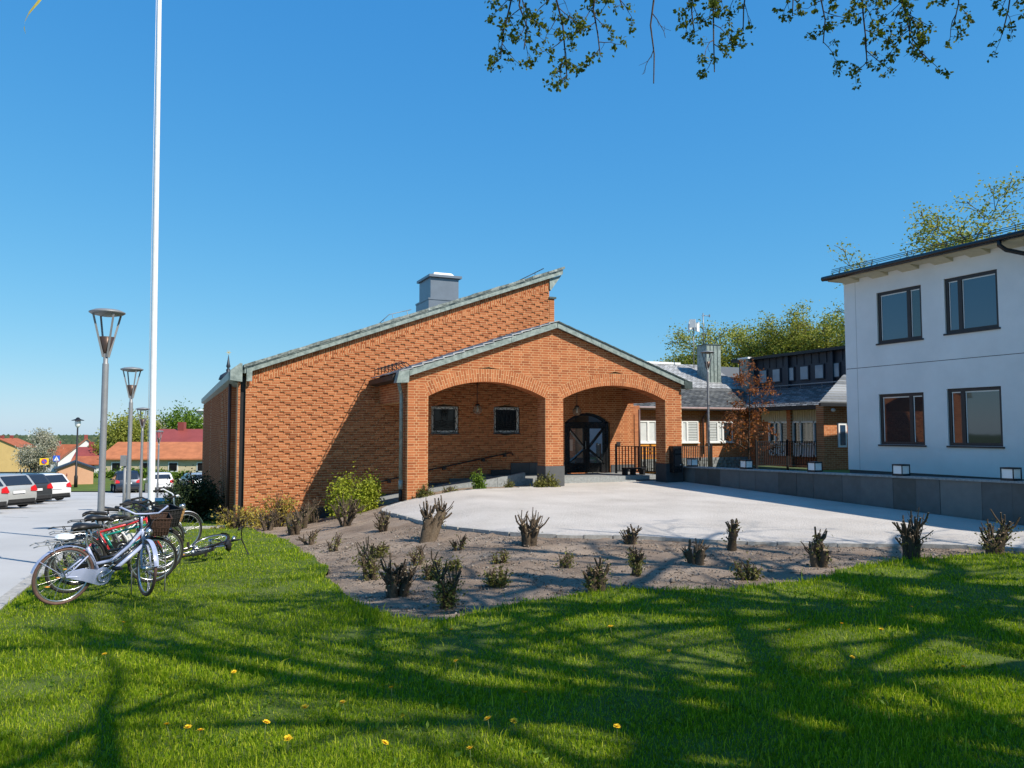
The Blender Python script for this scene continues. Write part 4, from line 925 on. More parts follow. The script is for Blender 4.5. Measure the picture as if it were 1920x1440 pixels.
# ---------------------------------------------------------------- bicycles
MT['rubber'] = M('tyre_rubber', (.018, .017, .016), .8, .2, 20); MT['chrome'] = M('bare_metal', (.55, .55, .55), .28, .08, 10, metal=.9)
MT['browntyre'] = M('tan_tyre', (.13, .075, .06), .8, .15, 20); MT['saddle'] = M('black_saddle', (.014, .013, .013), .45, .2, 8)
MT['wicker'] = M('tan_wicker', (.36, .21, .085), .85, .35, 60, .6, 80); MT['wicker_dk'] = M('brown_wicker', (.055, .028, .018), .85, .4, 60, .6, 80); MT['mesh'] = M('black_mesh_bag', (.012, .012, .013), .7, .3, 50, .4, 80)
def paint(name, c, r=.3): return M(name, c, r, .04, 5, metal=0, coat=.5)
def bicycle(label, frame, tyre, wheel_fender, basket=None, step=True, steer=0, fender=True, rack=True, Rw=.345, wb=1.1, bag=None, reflector=True):
    t = empty('bicycle', (0, 0, 0), 0, label, 'bicycle', 'bicycles by the lawn'); fm = frame
    def wheel(cx, ax, nm):
        wd = empty(nm, (cx, 0, Rw)); wd.parent = t; a = V(ax)
        m_ = MB(); m_.torus((0, 0, 0), a, Rw-.02, .02, 36, 7); m_.build('tyre', tyre, wd, False)
        m_ = MB(); m_.torus((0, 0, 0), a, Rw-.045, .012, 36, 5); m_.build('rim', MT['chrome'], wd, False)
        m_ = MB(); u, v = basis(a)
        for i in range(18):
            b = 2*math.pi*i/18; m_.tube([a*(.025 if i % 2 else -.025)+(u*math.cos(b)+v*math.sin(b))*.02, (u*math.cos(b+.12)+v*math.sin(b+.12))*(Rw-.05)], .0022, 3, False)
        m_.build('spokes', MT['chrome'], wd, False)
        m_ = MB(); m_.tube([-a*.05, a*.05], .028, 10); m_.build('hub', MT['chrome'], wd, False); return wd
    wheel(0, (0, 1, 0), 'rear_wheel'); cs, sn = math.cos(steer), math.sin(steer)
    fw_ = wheel(wb, (-sn, cs, 0), 'front_wheel')
    bb = V((.43, 0, .29)); sc_ = V((.27, 0, .56)); hd0, hd1 = V((wb-.16, 0, .62)), V((wb-.215, 0, .82)); fork = V((wb-.14, 0, .58))
    m_ = MB()
    if step: m_.tube([bb+V((0, 0, .02)), V((.55, 0, .30)), V((.7, 0, .42)), hd0], .025, 9); m_.tube([V((.335, 0, .44)), V((.55, 0, .46)), V((.75, 0, .62)), hd1-V((0, 0, .03))], .021, 8)
    else: m_.tube([bb, hd0], .02, 8); m_.tube([sc_+V((-.03, 0, .08)), hd1-V((0, 0, .03))], .018, 8)
    m_.tube([bb, sc_+V((-.03, 0, .1))], .021, 8); m_.tube([hd0-V((-.012, 0, .05)), hd1], .022, 9)
    for s in (-1, 1):
        m_.tube([bb+V((-.04, s*.03, 0)), V((0, s*.055, Rw))], .013, 6); m_.tube([sc_+V((-.02, s*.02, 0)), V((0, s*.055, Rw))], .010, 6)
    m_.build('frame', fm, t, False)
    m_ = MB(); rot = lambda p: V((wb-.15+(p[0]-wb+.15)*cs-p[1]*sn, (p[0]-wb+.15)*sn+p[1]*cs, p[2]))
    for s in (-1, 1): m_.tube([rot((wb-.15, s*.03, .6)), rot((wb-.1, s*.05, .5)), rot((wb-.005, s*.055, Rw))], .013, 6)
    m_.tube([rot((wb-.15, -.04, .6)), rot((wb-.15, .04, .6))], .016, 6); fk = m_.build('fork', fm, t, False)
    fw_.location = rot((wb, 0, Rw))
    m_ = MB(); top_ = V((wb-.235, 0, .98)); m_.tube([hd1, top_], .014, 8)
    bend = [rot((wb-.47, -.30, 1.03)), rot((wb-.3, -.28, 1.06)), rot((wb-.2, -.14, 1.0)), rot((wb-.235, 0, .985)), rot((wb-.2, .14, 1.0)), rot((wb-.3, .28, 1.06)), rot((wb-.47, .30, 1.03))]
    m_.tube(bend, .012, 7); hb = m_.build('handlebar', fm if step else MT['black'], t, False)
    for k_ in (0, 6):
        e = bend[k_]; d = (bend[1 if k_ == 0 else 5]-e); m_ = MB(); m_.tube([e, e+d*.7], .019, 8); m_.build('grip', MT['rubber'], hb, False)
    m_ = MB(); m_.tube([rot((wb-.34, -.24, 1.06)), rot((wb-.3, -.24, .96)), rot((wb-.2, -.1, .9)), rot((wb-.16, 0, .7))], .004, 4); m_.tube([rot((wb-.34, .24, 1.06)), rot((wb-.28, .22, .95)), rot((wb-.2, .08, .9)), rot((wb-.15, 0, .7))], .004, 4); m_.build('cable', MT['black'], t, False)
    m_ = MB(); m_.tube([sc_+V((-.02, 0, .06)), V((.2, 0, .9))], .013, 8); m_.build('seat_post', MT['chrome'], t, False)
    m_ = MB(); vs = []; prof = [(.06, .035, .93), (.1, .09, .955), (.16, .115, .965), (.22, .09, .955), (.3, .04, .945), (.36, .025, .935), (.385, .012, .925)]
    for x, w_, z in prof: vs += [(x-.02, -w_, z-.05), (x-.02, -w_*.75, z-.005), (x-.02, 0, z), (x-.02, w_*.75, z-.005), (x-.02, w_, z-.05)]
    fs = [(i*5+j, i*5+j+1, i*5+j+6, i*5+j+5) for i in range(6) for j in range(4)] + [(0, 1, 2, 3, 4), (34, 33, 32, 31, 30)] + [(i*5+4, i*5, i*5+5, i*5+9) for i in range(6)]
    m_.add(vs, fs, True); m_.build('saddle', MT['saddle'], t, False)
    if fender:
        for (c, a0, a1, ff) in ((V((0, 0, Rw)), -.35, 2.9, False), (None, .35, 2.3, True)):
            m_ = MB(); vs = []; n = 16; Rf = Rw+.022
            for i in range(n+1):
                a = a0+(a1-a0)*i/n
                for y in (-.028, 0, .028):
                    p = V((Rf*math.cos(a), y, Rf*math.sin(a) - (abs(y) > 0)*.008))
                    if ff: q = rot((wb+p.x, p.y, Rw+p.z))
                    else: q = c+p
                    vs.append(q)
            m_.add(vs, [(i*3+j, i*3+j+1, i*3+j+4, i*3+j+3) for i in range(n) for j in range(2)], True)
            if not ff:
                for s in (-1, 1): m_.tube([(0, s*.06, Rw), (Rf*math.cos(2.5), s*.03, Rw+Rf*math.sin(2.5))], .004, 4)
            m_.build('mudguard', wheel_fender, t, False)
    m_ = MB(); vs = []                    # chain guard
    for s in (.035, .055): vs += [(bb.x+.11*math.cos(a), -s, bb.z+.11*math.sin(a)) for a in np.linspace(-2.0, 2.2, 9)] + [(.2, -s, .42), (.02, -s, .40), (.02, -s, .33), (.2, -s, .27)]
    n = 13; m_.add(vs, [tuple(range(n)), tuple(range(2*n-1, n-1, -1))] + [(i, (i+1) % n, n+(i+1) % n, n+i) for i in range(n)]); m_.build('chain_guard', fm if step else MT['black'], t, False)
    m_ = MB(); m_.tube([bb+V((0, -.07, 0)), bb+V((0, .07, 0))], .022, 10); m_.tube([bb+V((0, -.075, 0)), bb+V((.13, -.085, .1))], .012, 6); m_.tube([bb+V((0, .075, 0)), bb+V((-.13, .085, -.1))], .012, 6); m_.torus(bb+V((0, -.06, 0)), (0, 1, 0), .065, .008, 20, 5); ck = m_.build('crank', MT['chrome'], t, False)
    for s, p in ((-1, bb+V((.13, -.13, .1))), (1, bb+V((-.13, .13, -.1)))): m_ = MB(); m_.obox(p, (.045, 0, 0), (0, .045, 0), (0, 0, .012)); m_.build('pedal', MT['rubber'], ck, False)
    if rack:
        m_ = MB()
        for s in (-1, 1):
            m_.tube([(.2, s*.05, .76), (-.33, s*.065, .76), (-.38, s*.05, .74)], .007, 5); m_.tube([(-.2, s*.065, .76), (0, s*.06, Rw)], .006, 5)
        for x in (.12, -.05, -.2, -.32): m_.tube([(x, -.06, .765), (x, .06, .765)], .005, 4)
        m_.build('rack', MT['black'] if not step else MT['greysteel'], t, False)
    if bag:
        m_ = MB(); m_.lathe([(.0, 0), (.09, .0), (.13, .03), (.1, .06), (.03, .07), (.0, .06)], (-.12, 0, .77), 7, False); m_.build('plastic_bag', bag, t, False)
    if reflector: m_ = MB(); m_.lathe([(.0, -.004), (.035, 0), (.0, .004)], (-.17, .0, Rw-.1), 8); m_.build('reflector', MT['orange'], t, False)
    m_ = MB(); m_.tube([rot((wb-.11, 0, .8)), rot((wb-.03, 0, .8))], [.03, .042], 10); m_.build('headlight', MT['chrome'], t, False)
    if basket:
        m_ = MB(); zt, zb = 1.0, .74; a, b = .14, .2
        P_ = lambda x, y, z: rot((wb+.05+x, y, z))
        tops = [P_(-a, -b, zt), P_(a, -b, zt), P_(a, b, zt), P_(-a, b, zt)]; bots = [P_(-a*.75, -b*.75, zb), P_(a*.75, -b*.75, zb), P_(a*.75, b*.75, zb), P_(-a*.75, b*.75, zb)]
        m_.add(tops+bots, [(7, 6, 5, 4)] + [(i, (i+1) % 4, 4+(i+1) % 4, 4+i) for i in range(4)])
        for i in range(4):
            m_.tube([tops[i], tops[(i+1) % 4]], .012, 5)
            for q in range(6): f = (q+.5)/6; m_.tube([tops[i].lerp(tops[(i+1) % 4], f), bots[i].lerp(bots[(i+1) % 4], f)], .006, 4)
            for q in (.25, .5, .75): m_.tube([tops[i].lerp(bots[i], q), tops[(i+1) % 4].lerp(bots[(i+1) % 4], q)], .006, 4)
        m_.build('basket', basket, t, False)
    return t
LIL = paint('lilac_paint', (.34, .38, .53)); BLK = paint('black_paint', (.012, .012, .014)); WHT = paint('white_bike_paint', (.7, .7, .68)); RED = paint('red_paint', (.55, .03, .03)); TEAL = paint('teal_paint', (.02, .3, .22)); GRY = paint('grey_bike_paint', (.2, .2, .21)); SIL = paint('silver_bike_paint', (.5, .5, .52))
bag_m = M('white_plastic', (.7, .72, .74), .4, .1, 12)
PUT = random.Random(21)
def put(b, x, y, ang, lean, z=0):
    k_ = 1 if y < 11 else PUT.uniform(.9, 1.06); ang += 0 if y < 11 else PUT.uniform(-7, 9); b.scale = (k_, k_, k_*(1 if y < 11 else PUT.uniform(.92, 1.06)))
    b.rotation_euler = (R(lean), 0, R(ang)); b.location = (x, y, H(x, y)+.03+z)
put(bicycle('lilac step-through bicycle nearest the camera with tan tyres', LIL, MT['browntyre'], LIL, None, True, -1.75, bag=None), -1.12, 10.6, 29, 9)
put(bicycle('black bicycle behind the lilac one with dark wicker basket and white plastic bag', BLK, MT['rubber'], BLK, MT['wicker_dk'], True, -.3, bag=bag_m), -1.12, 11.55, 20, 8)
put(bicycle('black bicycle with a square black mesh front bag, third in the row', BLK, MT['rubber'], BLK, MT['mesh'], True, .25), -1.1, 12.3, 16, 7)
put(bicycle('red-framed bicycle in the middle of the row', RED, MT['rubber'], BLK, None, False, .2), -1.15, 12.95, 14, -6)
put(bicycle('teal-framed bicycle beside the red one', TEAL, MT['rubber'], BLK, MT['wicker_dk'], False, -.15), -1.1, 13.5, 17, 6)
put(bicycle('grey bicycle with a grey wire front carrier, behind the teal one', GRY, MT['rubber'], GRY, None, False, .3), -1.1, 14.55, 12, 5)
put(bicycle('white bicycle with tan wicker basket near the end of the row', WHT, MT['rubber'], WHT, MT['wicker'], True, .35), -.95, 14.95, 18, 7)
put(bicycle('white bicycle with white mudguards, farthest in the row', WHT, MT['rubber'], WHT, None, True, .1), -.8, 15.7, 15, 8)
b_ = bicycle('dark grey bicycle lying on its side on the grass', BLK, MT['rubber'], BLK, None, False, .25, rack=False)
b_.rotation_euler = (R(80), 0, R(72)); b_.location = (.12, 15.0, H(.12, 15.0)+.10)
# galvanised rack hoops the row stands in
hp = empty('bike_rack', (-.2, 13.4, H(-.2, 13.4)), 0, 'low galvanised hoop rack under the parked bicycles', 'bike rack')
for i in range(6): m_ = MB(); y = -2+i*.8; z = H(-.2, 13.4+y)-hp.location.z; m_.tube([(-.2, y, z), (-.2, y, z+.3), (-.1, y, z+.36), (.1, y, z+.36), (.2, y, z+.3), (.2, y, z)], .01, 6); m_.build('hoop', MT['greysteel'], hp, False)
m_ = MB(); m_.bar((0, -2.1, H(-.2, 11.3)-hp.location.z+.02), (0, 2.1, H(-.2, 15.5)-hp.location.z+.02), .03, .03); m_.build('base_rail', MT['greysteel'], hp, False)
# granite edging strip near the corner of the hall
m_ = MB()
for i in range(5):
    a = V((.55+i*.34, 23.35+i*.05, 0)); m_.obox((a.x, a.y, H(a.x, a.y)+.0), (.165, .02, 0), (-.01, .09, 0), (0, 0, .06))
tag(m_.build('edging', MT['kerb']), kind='structure')

# ---------------------------------------------------------------- cars
MT['cglass'] = glassmat('car_glass', (.02, .022, .026), .05); MT['red_lens'] = M('red_lens', (.5, .015, .02), .2, .1, 9); MT['plastic'] = M('black_plastic', (.02, .02, .021), .6, .2, 9); MT['plate'] = M('plate_white', (.7, .7, .7), .5, .03, 9)
def car(label, col, x, y, front, wagon=True, Lc=4.6, W=1.8, Hc=1.47, metal=.3, rails=True):
    pm = M('car_paint_%d' % int(x*10), col, .3, .03, 4, metal=metal, coat=.8)
    ang = math.atan2(front[1], front[0]); t = empty('parked_car', (x, y, H(x, y)), ang, label, 'car')
    sl_ = math.atan2(H(x+front[0], y+front[1])-H(x-front[0], y-front[1]), 2*math.hypot(*front)); t.rotation_euler = (0, -sl_, ang)
    h = Lc/2
    if wagon: P_ = [(-h+.05, .28), (-h, .45), (-h+.02, .62), (-h+.1, .95), (-h+.42, 1.38), (-h+.6, Hc-.02), (-h+1.3, Hc), (.25, Hc-.03), (.85, 1.22), (1.35, .98), (1.9, .9), (h-.15, .74), (h-.02, .55), (h, .38), (h-.1, .24)]
    else: P_ = [(-h+.05, .28), (-h, .45), (-h+.02, .66), (-h+.12, .98), (-h+.5, 1.33), (-h+.8, Hc-.03), (-.3, Hc), (.3, Hc-.05), (.85, 1.2), (1.3, .98), (h-.35, .9), (h-.1, .72), (h-.02, .55), (h, .38), (h-.1, .24)]
    def wd(x_, z_):
        w_ = np.interp(z_, [.2, .45, .7, .97, Hc], [.47, .495, .5, .485, .37])*W
        return w_*(1-.10*max(0, (abs(x_)-h*.72)/(h*.28))**2)
    n = len(P_); m_ = MB(); vs = [(p[0], s*wd(*p), p[1]) for s in (-1, 1) for p in P_]
    # finer strip across the car with rounded cross section
    K = 6; ring = []
    for p in P_:
        w_ = wd(*p); row = []
        for k_ in range(K+1):
            f = -1+2*k_/K; row.append((p[0]+(.03*(1-f*f) if p[0] > 0 else -.03*(1-f*f))*(1 if abs(p[0]) > h*.8 else 0), f*w_, p[1]+(.03*(1-f*f) if p[1] > 1 else 0)))
        ring.append(row)
    vv = [q for r_ in ring for q in r_]; m_.add(vv, [(i*(K+1)+k_, (i+1)*(K+1)+k_, (i+1)*(K+1)+k_+1, i*(K+1)+k_+1) for i in range(n-1) for k_ in range(K)], True)
    belt = [i for i, p in enumerate(P_) if p[1] > .94]; lo = [i for i in range(n) if i <= belt[0] or i >= belt[-1]]
    for s in (0, 1):
        o_ = 0 if s == 0 else n; f1 = tuple(o_+i for i in belt); f2 = tuple(o_+i for i in lo)
        m_.add(vs, [f1 if s else f1[::-1], f2 if s else f2[::-1]])
    m_.build('body', pm, t, False)
    m_ = MB(); m_.box(-h+.04, h-.1, -W*.45, W*.45, .16, .3); m_.build('underbody', MT['plastic'], t, False)
    # glass
    def lerp(a, b, f): return (a[0]+(b[0]-a[0])*f, a[1]+(b[1]-a[1])*f)
    def cross(a, b, f0, f1, mar, off, nm):
        pa, pb = lerp(a, b, f0), lerp(a, b, f1); m_ = MB(); d = V((b[0]-a[0], 0, b[1]-a[1])).normalized(); nn = V((-d.z, 0, d.x))*off
        wa, wb_ = wd(*pa)-mar, wd(*pb)-mar
        m_.add([V((pa[0], -wa, pa[1]))+nn, V((pa[0], wa, pa[1]))+nn, V((pb[0], wb_, pb[1]))+nn, V((pb[0], -wb_, pb[1]))+nn], [(0, 1, 2, 3)]); return m_.build(nm, MT['cglass'], t, False)
    cross(P_[3], P_[4], .08, .98, .14, .045, 'rear_window'); cross(P_[8], P_[9], .0, .9, .12, -.05 if False else .045, 'windscreen')
    for s in (-1, 1):
        cl = [P_[i] for i in belt]; cx_ = sum(p[0] for p in cl)/len(cl); cz_ = 1.15; m_ = MB()
        pts = [(cx_+(p[0]-cx_)*.86, cz_+(p[1]-cz_)*.72) for p in cl]; m_.add([(p[0], s*(wd(*p)+.006), p[1]) for p in pts], [tuple(range(len(pts)))]); m_.build('side_window', MT['cglass'], t, False)
        m_ = MB(); m_.obox((.72, s*(W*.5+.06), 1.0), (.05, 0, 0), (0, .09, 0), (0, 0, .06)); m_.build('wing_mirror', pm, t, False)
        m_ = MB(); zt = .97; m_.prism([(-h+.07, s*(W*.46), .72), (-h+.07, s*(W*.30), .74), (-h+.11, s*(W*.32), .9), (-h+.14, s*(W*.43), .98)], (-.075, 0, 0)); m_.prism([(-h+.02, s*W*.475, .74), (-h+.3, s*W*.498, .78), (-h+.3, s*W*.49, .94), (-h+.12, s*W*.45, .97)], (0, s*.012, 0)); m_.build('tail_light', MT['red_lens'], t, False)
        m_ = MB(); m_.prism([(h-.1, s*W*.44, .66), (h-.08, s*W*.28, .66), (h-.2, s*W*.3, .78), (h-.28, s*W*.44, .8)], (.05, 0, 0)); m_.build('headlight', MT['opal'], t, False)
        if rails: m_ = MB(); m_.tube([(-h+.75, s*W*.34, Hc+.0), (-h+.85, s*W*.34, Hc+.06), (.1, s*W*.34, Hc+.05), (.25, s*W*.34, Hc-.02)], .02, 5); m_.build('roof_rail', MT['plastic'], t, False)
        for cx_ in (-h+.93, h-.87):
            m_ = MB(); m_.tube([(cx_, s*(W*.5-.2), .32), (cx_, s*(W*.5+.006), .32)], .33, 20, smooth=False); wh = m_.build('wheel', MT['rubber'], t, False)
            m_ = MB(); m_.lathe([(.21, 0), (.2, .012), (.06, .02), (0, .02)], (0, 0, 0), 12); m_.v = [(cx_+p[0], s*(W*.5+.006+p[2]), .32+p[1]) for p in m_.v]; m_.build('rim', MT['chrome'], wh, False)
    m_ = MB(); m_.box(-h-.05, -h-.035, -.26, .26, .66, .77); m_.build('number_plate', MT['plate'], t, False)
    m_ = MB(); m_.box(-h-.04, -h+.1, -W*.4, W*.4, .27, .42); m_.build('bumper_insert', MT['plastic'], t, False)
    return t
fd = (-.67, .74)
car('white estate car, rearmost in the angled parking row, tailgate to the road', (.62, .62, .62), -6.9, 49.2, fd, metal=0)
car('dark grey estate car squeezed between the silver and the white estate cars', (.05, .055, .06), -7.3, 45.2, fd)
car('silver estate car in front of the dark one in the angled row', (.42, .43, .42), -7.35, 40.6, fd)
roofcar = car('silver car cut by the left picture edge with a bicycle on its roof', (.40, .41, .41), -7.7, 36.2, fd)
f2 = (-.12, .99)
car('black estate car parked behind the nearest lamp post', (.02, .03, .05), -2.95, 66.3, f2, Hc=1.62)
car('small white hatchback partly hidden behind the flagpole', (.66, .66, .66), -.62, 65.6, f2, False, 4.1, 1.72, 1.5, 0, False)
car('silver-blue saloon-backed car parked next to the brick hall corner', (.36, .42, .46), 1.95, 64.6, (-.2, .98), False, 4.5, 1.8, 1.48)
b_ = bicycle('dark road bicycle carried upright on the roof of the silver car', BLK, MT['rubber'], BLK, None, False, 0, False, False, reflector=False)
b_.rotation_euler = (0, 0, math.atan2(-fd[1], -fd[0])+.25); b_.location = (-7.95, 37.0, H(-7.7, 36.2)+1.52)
# ---------------------------------------------------------------- town in the distance
MT['tile'] = M('red_clay_tile', (.34, .10, .045), .85, .18, .9, .4, 8); MT['tile_or'] = M('orange_clay_tile', (.42, .145, .06), .85, .15, 1.2, .4, 8); MT['tin_red'] = M('red_sheet', (.25, .055, .045), .5, .1, .6)
MT['yellowr'] = M('yellow_render', (.62, .43, .17), .9, .05, .5); MT['peach'] = M('peach_render', (.56, .31, .19), .9, .05, 1); MT['creambr'] = brickmat('cream_brick', 0, (.52, .42, .26), (.60, .50, .33), (.55, .46, .32), .5, .15, .02); MT['wht'] = M('white_wall', (.66, .66, .64), .9, .04, .5)
def house(name, label, x, y, ang, w_, d_, eave, ridge, wall, roof, storeys=0, cols=0, zb=None, cat='house', ov=.4, side_cols=0, wh=1.2, ww=1.0, gable=True, chim=0):
    t = empty(name, (x, y, H(x, y) if zb is None else zb), R(ang), label, cat); m_ = MB()
    m_.box(-w_/2, w_/2, 0, d_, -2, eave); m_.add([(-w_/2, 0, eave), (-w_/2, d_, eave), (-w_/2, d_/2, ridge-.1), (w_/2, 0, eave), (w_/2, d_, eave), (w_/2, d_/2, ridge-.1)], [(0, 2, 1), (3, 4, 5)]); m_.build('wall', wall, t, False)
    m_ = MB(); sl = (ridge-eave)/(d_/2)
    for s in (0, 1):
        ya, yb = (-ov, d_/2) if s == 0 else (d_+ov, d_/2); za = eave-sl*ov
        m_.add([(-w_/2-ov, ya, za), (w_/2+ov, ya, za), (w_/2+ov, yb, ridge), (-w_/2-ov, yb, ridge), (-w_/2-ov, ya, za-.15), (w_/2+ov, ya, za-.15), (w_/2+ov, yb, ridge-.15), (-w_/2-ov, yb, ridge-.15)], [(0, 1, 2, 3), (4, 5, 1, 0), (5, 6, 2, 1), (7, 4, 0, 3), (7, 6, 5, 4)])
    rf = m_.build('roof', roof, t, False)
    for c in range(chim): m_ = MB(); xx = -w_*.3+c*w_*.5; m_.box(xx-.4, xx+.4, d_/2-.4, d_/2+.4, ridge-.6, ridge+.9); m_.build('chimney', MT['tin_red'], rf, False)
    sh = (eave-.2)/max(1, storeys)
    for f in range(storeys):
        zc = f*sh+sh*.55
        for c in range(cols):
            xx = -w_/2+w_*(c+.5)/cols; m_ = MB(); m_.box(xx-ww/2-.12, xx+ww/2+.12, -.05, .02, zc-wh/2-.12, zc+wh/2+.12); fr = m_.build('window', MT['wht'], t, False)
            m_ = MB(); m_.box(xx-ww/2, xx+ww/2, -.07, -.045, zc-wh/2, zc+wh/2); m_.build('pane', MT['glassd'], fr, False)
        for c in range(side_cols):
            yy = d_*(c+.5)/side_cols; m_ = MB(); m_.box(w_/2-.02, w_/2+.05, yy-ww/2-.1, yy+ww/2+.1, zc-wh/2-.1, zc+wh/2+.1); fr = m_.build('window', MT['wht'], t, False)
            m_ = MB(); m_.box(w_/2+.045, w_/2+.07, yy-ww/2, yy+ww/2, zc-wh/2, zc+wh/2); m_.build('pane', MT['blind'] if c % 2 else MT['glassd'], fr, False)
    return t
h = house('bungalow', 'long cream brick bungalow with orange tiled roof behind the parked cars', -.9, 93.2, -24, 12.5, 8, 2.15, 3.75, MT['creambr'], MT['tile_or'], 1, 4, H(-.9, 93)-.0, wh=.85, ww=.85)
h2 = house('red_roofed_house', 'house with long red sheet-metal roof behind the bungalow', 3.5, 106, -24, 13, 8, 2.9, 5.2, MT['wht'], MT['tin_red'], 0, 0, H(0, 104)+.3, chim=1)
h = house('kiosk', 'small peach-coloured kiosk with shallow dark roof at the edge of the parking', -9.25, 81.3, -84, 3, 2.9, 2.0, 2.6, MT['peach'], MT['zinc'], 0, 0, -3.66, 'kiosk', .22)
house('apartment_block', 'yellow three-storey apartment block at the left edge with rows of white windows', -40.9, 287.4, 75, 12, 12, 9.3, 12.0, MT['yellowr'], MT['tile'], 3, 5, -12.6, 'building', chim=2)
house('gabled_house', 'white house with red hipped-looking roof beside the blossoming tree', -25.6, 228, -30, 8, 6, 3.7, 7.2, MT['wht'], MT['tile'], 1, 3, -9.0, 'house', chim=1)
house('gabled_house', 'big white gable wall with orange roof in the middle of the town view', -25.1, 222.3, -84, 14, 12, 2.2, 7.6, MT['wht'], MT['tile_or'], 0, 0, -7.8, 'house', side_cols=0, chim=1)
house('gabled_house', 'house with red sheet-metal roof between kiosk and bungalow', -10.9, 157.5, -10, 9, 7, 2.15, 4.1, MT['wht'], MT['tin_red'], 1, 4, -5.35, 'house', chim=1)
house('gabled_house', 'small house with brown tiled roof right behind the kiosk', -10.9, 136, -12, 5.5, 5, 1.7, 2.7, MT['wht'], MT['tile'], 1, 3, -5.0, 'house')
# church lantern and tower beyond the hall
t = empty('church_spire', (10.3, 159.6, 4), 0, 'dark church lantern with slender spire and gold star above the hall roof', 'church')
m_ = MB(); m_.lathe([(2.6, -9), (2.6, 4.0)], (0, 0, 0), 8, False); m_.build('tower', MT['wht'], t, False)
m_ = MB()
for i in range(8): a = math.pi/4*i+.4; m_.tube([(1.15*math.cos(a), 1.15*math.sin(a), 4), (1.15*math.cos(a), 1.15*math.sin(a), 7.6)], .22, 6)
m_.build('lantern_columns', MT['wht'], t, False)
m_ = MB(); m_.lathe([(2.7, 4.0), (2.2, 4.6), (1.5, 5.0), (1.45, 5.2)], (0, 0, 0), 8); m_.lathe([(.75, 5.2), (.75, 7.6)], (0, 0, 0), 8); m_.lathe([(1.75, 7.6), (1.7, 7.85), (1.45, 8.5), (.8, 8.95), (.35, 9.2), (.42, 9.6), (.2, 9.9), (.42, 10.3), (.3, 10.7), (.02, 12.6)], (0, 0, 0), 10); m_.build('spire', MT['zinc'], t, False)
m_ = MB()
for i in range(6): a = math.pi/3*i; m_.bar((0, 0, 13), (.45*math.cos(a), 0, 13+.45*math.sin(a)), .12, .08)
m_.build('star', M('gold_star', (.7, .5, .15), .4, .05, 2, metal=.4), t, False)
t = empty('white_tower', (8.0, 215, -8), 0, 'slim white tower edge showing left of the hall wall', 'tower')
m_ = MB(); m_.lathe([(1.2, -4), (1.2, 14.2)], (0, 0, 0), 8, False); m_.build('shaft', MT['wht'], t, False)
m_ = MB(); m_.lathe([(1.5, 14.2), (2.2, 14.9), (.3, 15.3), (0, 15.5)], (0, 0, 0), 8, False); m_.build('cap', MT['wht'], t, False)
# road signs
t = empty('no_parking_sign', (-13.2, 104.4, H(-13.2, 104.4)), R(12), 'yellow square sign with blue round no-parking disc', 'sign')
m_ = MB(); m_.tube([(0, 0, 0), (0, 0, 1.9)], .05, 6); m_.build('post', MT['greysteel'], t, False)
m_ = MB(); m_.box(-.45, .45, -.06, -.02, 1.2, 1.95); m_.build('plate', M('sign_yellow', (.75, .5, .02), .5, .03, 3), t, False)
m_ = MB(); m_.tube([(0, -.1, 1.58), (0, -.062, 1.58)], .3, 20, smooth=False); m_.build('red_ring', M('sign_red', (.6, .03, .03), .5, .03, 3), t, False)
m_ = MB(); m_.tube([(0, -.12, 1.58), (0, -.102, 1.58)], .24, 20, smooth=False); m_.build('blue_disc', M('sign_blue', (.03, .1, .5), .5, .03, 3), t, False)
m_ = MB(); m_.obox((0, -.125, 1.58), (.17, 0, -.17), (0, .006, 0), (.03, 0, .03)); m_.build('slash', bpy.data.materials['sign_red'], t, False)
t = empty('crossing_sign', (-11.9, 103.8, H(-11.9, 103.8)), R(12), 'blue square pedestrian crossing sign with white triangle', 'sign')
m_ = MB(); m_.tube([(0, 0, 0), (0, 0, 2.2)], .05, 6); m_.build('post', MT['greysteel'], t, False)
m_ = MB(); m_.box(-.35, .35, -.06, -.02, 1.6, 2.25); m_.build('plate', bpy.data.materials['sign_blue'], t, False)
m_ = MB(); m_.prism([(-.27, -.064, 1.68), (.27, -.064, 1.68), (0, -.064, 2.18)], (0, -.012, 0)); m_.build('triangle', MT['wht'], t, False)
m_ = MB(); m_.tube([(0, -.09, 1.98), (0, -.078, 1.98)], .035, 8, smooth=False); m_.bar((0, -.084, 1.94), (0, -.084, 1.84), .06, .012); m_.bar((0, -.084, 1.85), (-.07, -.084, 1.72), .03, .012); m_.bar((0, -.084, 1.85), (.06, -.084, 1.72), .03, .012); m_.build('walking_figure', MT['black'], t, False)
t = empty('marker_post', (-7.9, 76.0, H(-7.9, 76)), 0, 'thin red-topped marker post in front of the kiosk', 'post')
m_ = MB(); m_.tube([(0, 0, 0), (0, 0, 1.0)], .025, 5); m_.build('rod', MT['greysteel'], t, False)
m_ = MB(); m_.tube([(0, 0, 1.0), (0, 0, 1.22)], .05, 6); m_.build('head', MT['tin_red'], t, False)
